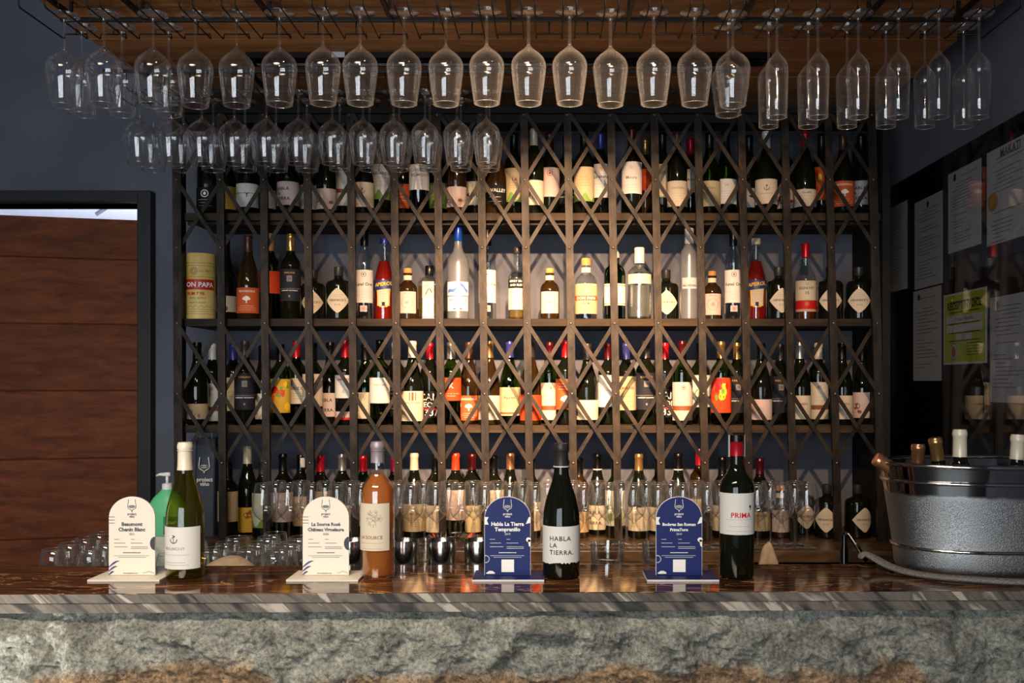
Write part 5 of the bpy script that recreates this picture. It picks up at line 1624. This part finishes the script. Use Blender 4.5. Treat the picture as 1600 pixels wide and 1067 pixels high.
for nm, rx, ry, z, rr in (('rim', .243, .157, .240, .0055), ('upper_band', .2365, .1495, .203, .0042), ('lower_band', .2140, .1330, .0575, .0040)):
    MB().add(tube_geo(oval(rx, ry, z), rr, 10, closed=True)).build(nm, mat('bright_steel', '#c6c4c0', .1, 1.0), tub, smooth=True)
# ice inside, loose
ice = MB(); rnd = random.Random(3)
for q in range(160):
    a = rnd.uniform(0, 2*PI); rr = math.sqrt(rnd.random())*.86
    cx_, cy_, cz_ = .205*rr*math.cos(a), .120*rr*math.sin(a), .105+rnd.uniform(0, .03)
    R_ = Matrix.Rotation(rnd.uniform(0, 3), 3, Vector((rnd.random(), rnd.random(), rnd.random()+.01)).normalized())
    v, f = box_geo(-.012, .012, -.012, .012, -.012, .012)
    ice.add(([R_ @ Vector(p_)+Vector((cx_, cy_, cz_)) for p_ in v], f))
o = ice.build('ice', mat('ice_cubes', '#9fa8ad', .1), None, loc=(TX, TY, CT)); tag(o, 'loose ice cubes inside the metal tub', 'ice', kind='stuff')


def tub_bottle(px, topy, Y, r, shape, glass, cap, desc, tilt=0.0, lean=0.0, h=.30, cf=.80, name='wine_bottle'):
    tp = P(px, topy, Y)
    R_ = Matrix.Rotation(tilt, 4, 'Y') @ Matrix.Rotation(lean, 4, 'X')
    d_ = (R_ @ Vector((0, 0, h)))
    base = tp-d_
    t = wine_bottle(base.x, base.y, base.z, h, r, shape, glass, cap, [], desc, 'bottles chilling in the metal tub', rot=R_.to_euler(), capfrac=cf, seg=28)
    return t


tub_bottle(1500, 671, 2.19, .036, 'bd', 'k', 'cream', 'dark wine bottle with cream capsule standing in the metal tub', 0, 0, .30, .80)
tub_bottle(1591, 679, 2.17, .036, 'bd', 'k', 'cream', 'dark wine bottle with cream capsule at the right photo edge in the tub', .05, 0, .30, .82)
tub_bottle(1461, 684, 2.28, .035, 'bd', 'k', 'gold', 'wine bottle with copper gold capsule leaning left in the tub', -.14, 0, .29, .82)
tub_bottle(1435, 694, 2.30, .034, 'bg', 'a', 'rosegold', 'sparkling wine bottle with rose gold foil at the left of the tub', .02, .0, .26, .72)
cup = empty('brass_cup', (P(1532, 0, 2.28).x, 2.305, CT+.145), 'brass cup standing among the bottles in the metal tub', 'cup')
new_obj('cup_body', lathe_mesh('brass_cup_mesh', [(0, 0), (.018, 0), (.020, .004), (.0235, .075), (.0225, .0755), (.0185, .006), (0, .005)], 24, mat('brass', '#b8823c', .2, 1.0)), None, cup)
# bottle neck resting over the left rim
nk = tub_bottle(1368, 716, 2.215, .030, 'bd', 'k', 'rosegold', 'wine bottle lying with copper foil neck over the left rim of the tub', -1.02, .0, .235, .72)

# ------------------------------------------------------------------ rolled grey towel under the tub
pts = [(.700, 2.255, .022), (.712, 2.262, .032), (.724, 2.250, .028), (.745, 2.215, .014), (.765, 2.165, .0085), (.80, 2.115, .0085), (.84, 2.083, .010), (.88, 2.068, .0105), (.93, 2.055, .0085), (.99, 2.049, .0085), (1.06, 2.052, .0085), (1.13, 2.062, .009)]
v = []; f = []
for i, (x, y_, z) in enumerate(pts):
    a = Vector(pts[max(0, i-1)]); c_ = Vector(pts[min(len(pts)-1, i+1)]); d_ = (c_-a); n_ = Vector((-d_.y, d_.x, 0)).normalized()
    for q in range(10):
        an = 2*PI*q/10
        w_ = .015*math.cos(an); h_ = .0070*math.sin(an)
        p_ = Vector((x, y_, CT+z))+n_*w_+Vector((0, 0, h_))
        v.append(tuple(p_))
for i in range(len(pts)-1):
    for q in range(10):
        q2 = (q+1) % 10
        f.append((i*10+q, i*10+q2, (i+1)*10+q2, (i+1)*10+q))
f.append(tuple(reversed(range(10)))); f.append(tuple(range(len(v)-10, len(v))))
tw = from_data('towel', v, f, noise_col('grey_towel', '#6e675f', '#8d857b', 220, rough=.95, bump=.6), smooth=True)
sb = tw.modifiers.new('smooth', 'SUBSURF'); sb.levels = 1; sb.render_levels = 2
tag(tw, 'rolled grey towel tucked along the foot of the metal tub', 'towel')

# ------------------------------------------------------------------ notices on the right wall behind glass
XW = 1.31


def wall_pt(px, py):
    Y = XW*FPX/(px-860)
    return Y, EYE+(597-py)*Y/FPX


pn = MB(); pn.box(XW-.020, XW-.016, 2.2, 3.80, EYE-.40, EYE+.74)
pane = pn.build('wall_glass_sheet', thin_glass('wall_pane_glass', (.92, .92, .92), .05, 4.6)); pane.name = 'wall_glass_sheet'; tag(pane, 'large glossy glass sheet covering the notices on the right wall', 'glass panel')
bb = box('notice_board', XW-.010, XW-.001, 2.2, 3.81, EYE-.41, EYE+.745, mat('black_board', '#0f0e0e', .3)); tag(bb, 'black backing board behind the glass sheet on the right wall', 'board')
NOT = [
 (1385, 1422, 331, 460, '#cfccc6', 'plain'), (1434, 1478, 318, 453, '#cccbc6', 'plain'), (1487, 1539, 273, 397, '#cfd0d6', 'plain'),
 (1548, 1612, 240, 406, '#d2d4da', 'permit'), (1432, 1476, 456, 595, '#cdc8c3', 'list'), (1480, 1548, 462, 570, '#b4c81e', 'green'), (1553, 1615, 466, 628, '#c2c4c8', 'list')]
NL = ['narrow white notice nearest the shelves, upper row on right wall', 'white notice with grey seal, second in the upper row on right wall', 'white notice third in the upper row, tilted corner at the top', 'white permit with gold seal, upper right notice at photo edge', 'long white form under the upper row, left of the green notice', 'lime green receipt notice with white border on the right wall', 'long white form right of the green notice at photo edge']
for i, (pa, pb, ya, yb, col, kd) in enumerate(NOT):
    Ya, zt_ = wall_pt(pa, ya); _, zb_ = wall_pt(pa, yb); Yb_, _ = wall_pt(pb, ya)
    t = empty('notice', (XW-.0105, (Ya+Yb_)/2, zb_), NL[i], 'notice', 'paper notices on the right wall')
    W_ = Ya-Yb_; H_ = zt_-zb_
    c_ = mat('notice_'+col[1:], col, .7)
    white_b = kd == 'green'
    MB().box(-.0008, 0, -W_/2, W_/2, 0, H_).build('sheet', mat('notice_white', '#d6d6d2', .7) if white_b else c_, t)
    sh = t.children[-1]
    fl = lambda u, v_, k2=0: (-.0012-k2, -u, v_)
    if white_b:
        p = Print(); p.rect(-W_*.47, W_*.47, H_*.03, H_*.97, 1); p.flat('printed_area', c_, sh, fl)
        p = Print()
        for (a, b_) in ((.58, .68), (.45, .55)): p.rect(-W_*.42, W_*.42, H_*a, H_*b_, 1)
        p.rect(-W_*.18, W_*.18, H_*.34, H_*.42, 1); p.blob(-W_*.24, H_*.18, W_*.10, H_*.13, 18)
        p.flat('blank_box', mat('notice_white', '#d6d6d2', .7), sh, lambda u, v_: fl(u, v_, .0004))
        p = Print(); p.text('NO.', .012, .05, H_*.9, bold=.02); p.text('RECEIPT/INVOICE', W_*.10, 0, H_*.77, bold=.03)
        for vv in (.87, .72, .56, .43, .32): p.rect(-W_*.35, W_*.35, H_*vv, H_*vv+.003, 1)
        for vv in (.28, .24, .20, .16, .12): p.rect(W_*.06, W_*.38, H_*vv, H_*vv+.0022, 1)
        p.text('Project Vino Inc.', W_*.065, 0, H_*.60, shear=.3); p.text('2021', W_*.06, 0, H_*.36, shear=.3)
        p.ring(-W_*.24, H_*.18, W_*.085, H_*.115, .003); p.flat('lettering', ink('ink'), sh, lambda u, v_: fl(u, v_, .0008))
        p = Print(); p.blob(-W_*.24, H_*.18, W_*.05, H_*.08, 12, .4); p.flat('lettering', ink('orange'), sh, lambda u, v_: fl(u, v_, .0008))
    else:
        p = Print(); rnd = random.Random(i)
        for q in range(22):
            vv = H_*(.90-.038*q)
            if rnd.random() < .2: continue
            a = -W_*.42+rnd.random()*W_*.1*(1 if q > 5 else 3); b_ = W_*(.42-rnd.random()*(.5 if q > 5 else .25))
            if kd == 'permit' and 8 < q < 13: continue
            p.rect(a, max(b_, a+.02), vv, vv+.0022, 1)
        if kd == 'permit': p.text('MAKATI', W_*.14, W_*.1, H_*.90, bold=.03)
        p.flat('lettering', ink('grey'), sh, fl)
        if kd == 'permit':
            p = Print(); p.blob(-W_*.34, H_*.52, W_*.13, H_*.085, 18); p.flat('seal', ink('gold'), sh, lambda u, v_: fl(u, v_, .0004))
            p = Print(); p.rect(-W_*.5, W_*.5, 0, H_*.12, 1); p.flat('lettering', mat('ink_band', '#3b3d4a', .6), sh, lambda u, v_: fl(u, v_, .0004))
        else:
            p = Print(); p.blob(-W_*.28 if i != 1 else 0, H_*.92, .010, .012, 12); p.flat('lettering', ink('ink'), sh, lambda u, v_: fl(u, v_, .0004))
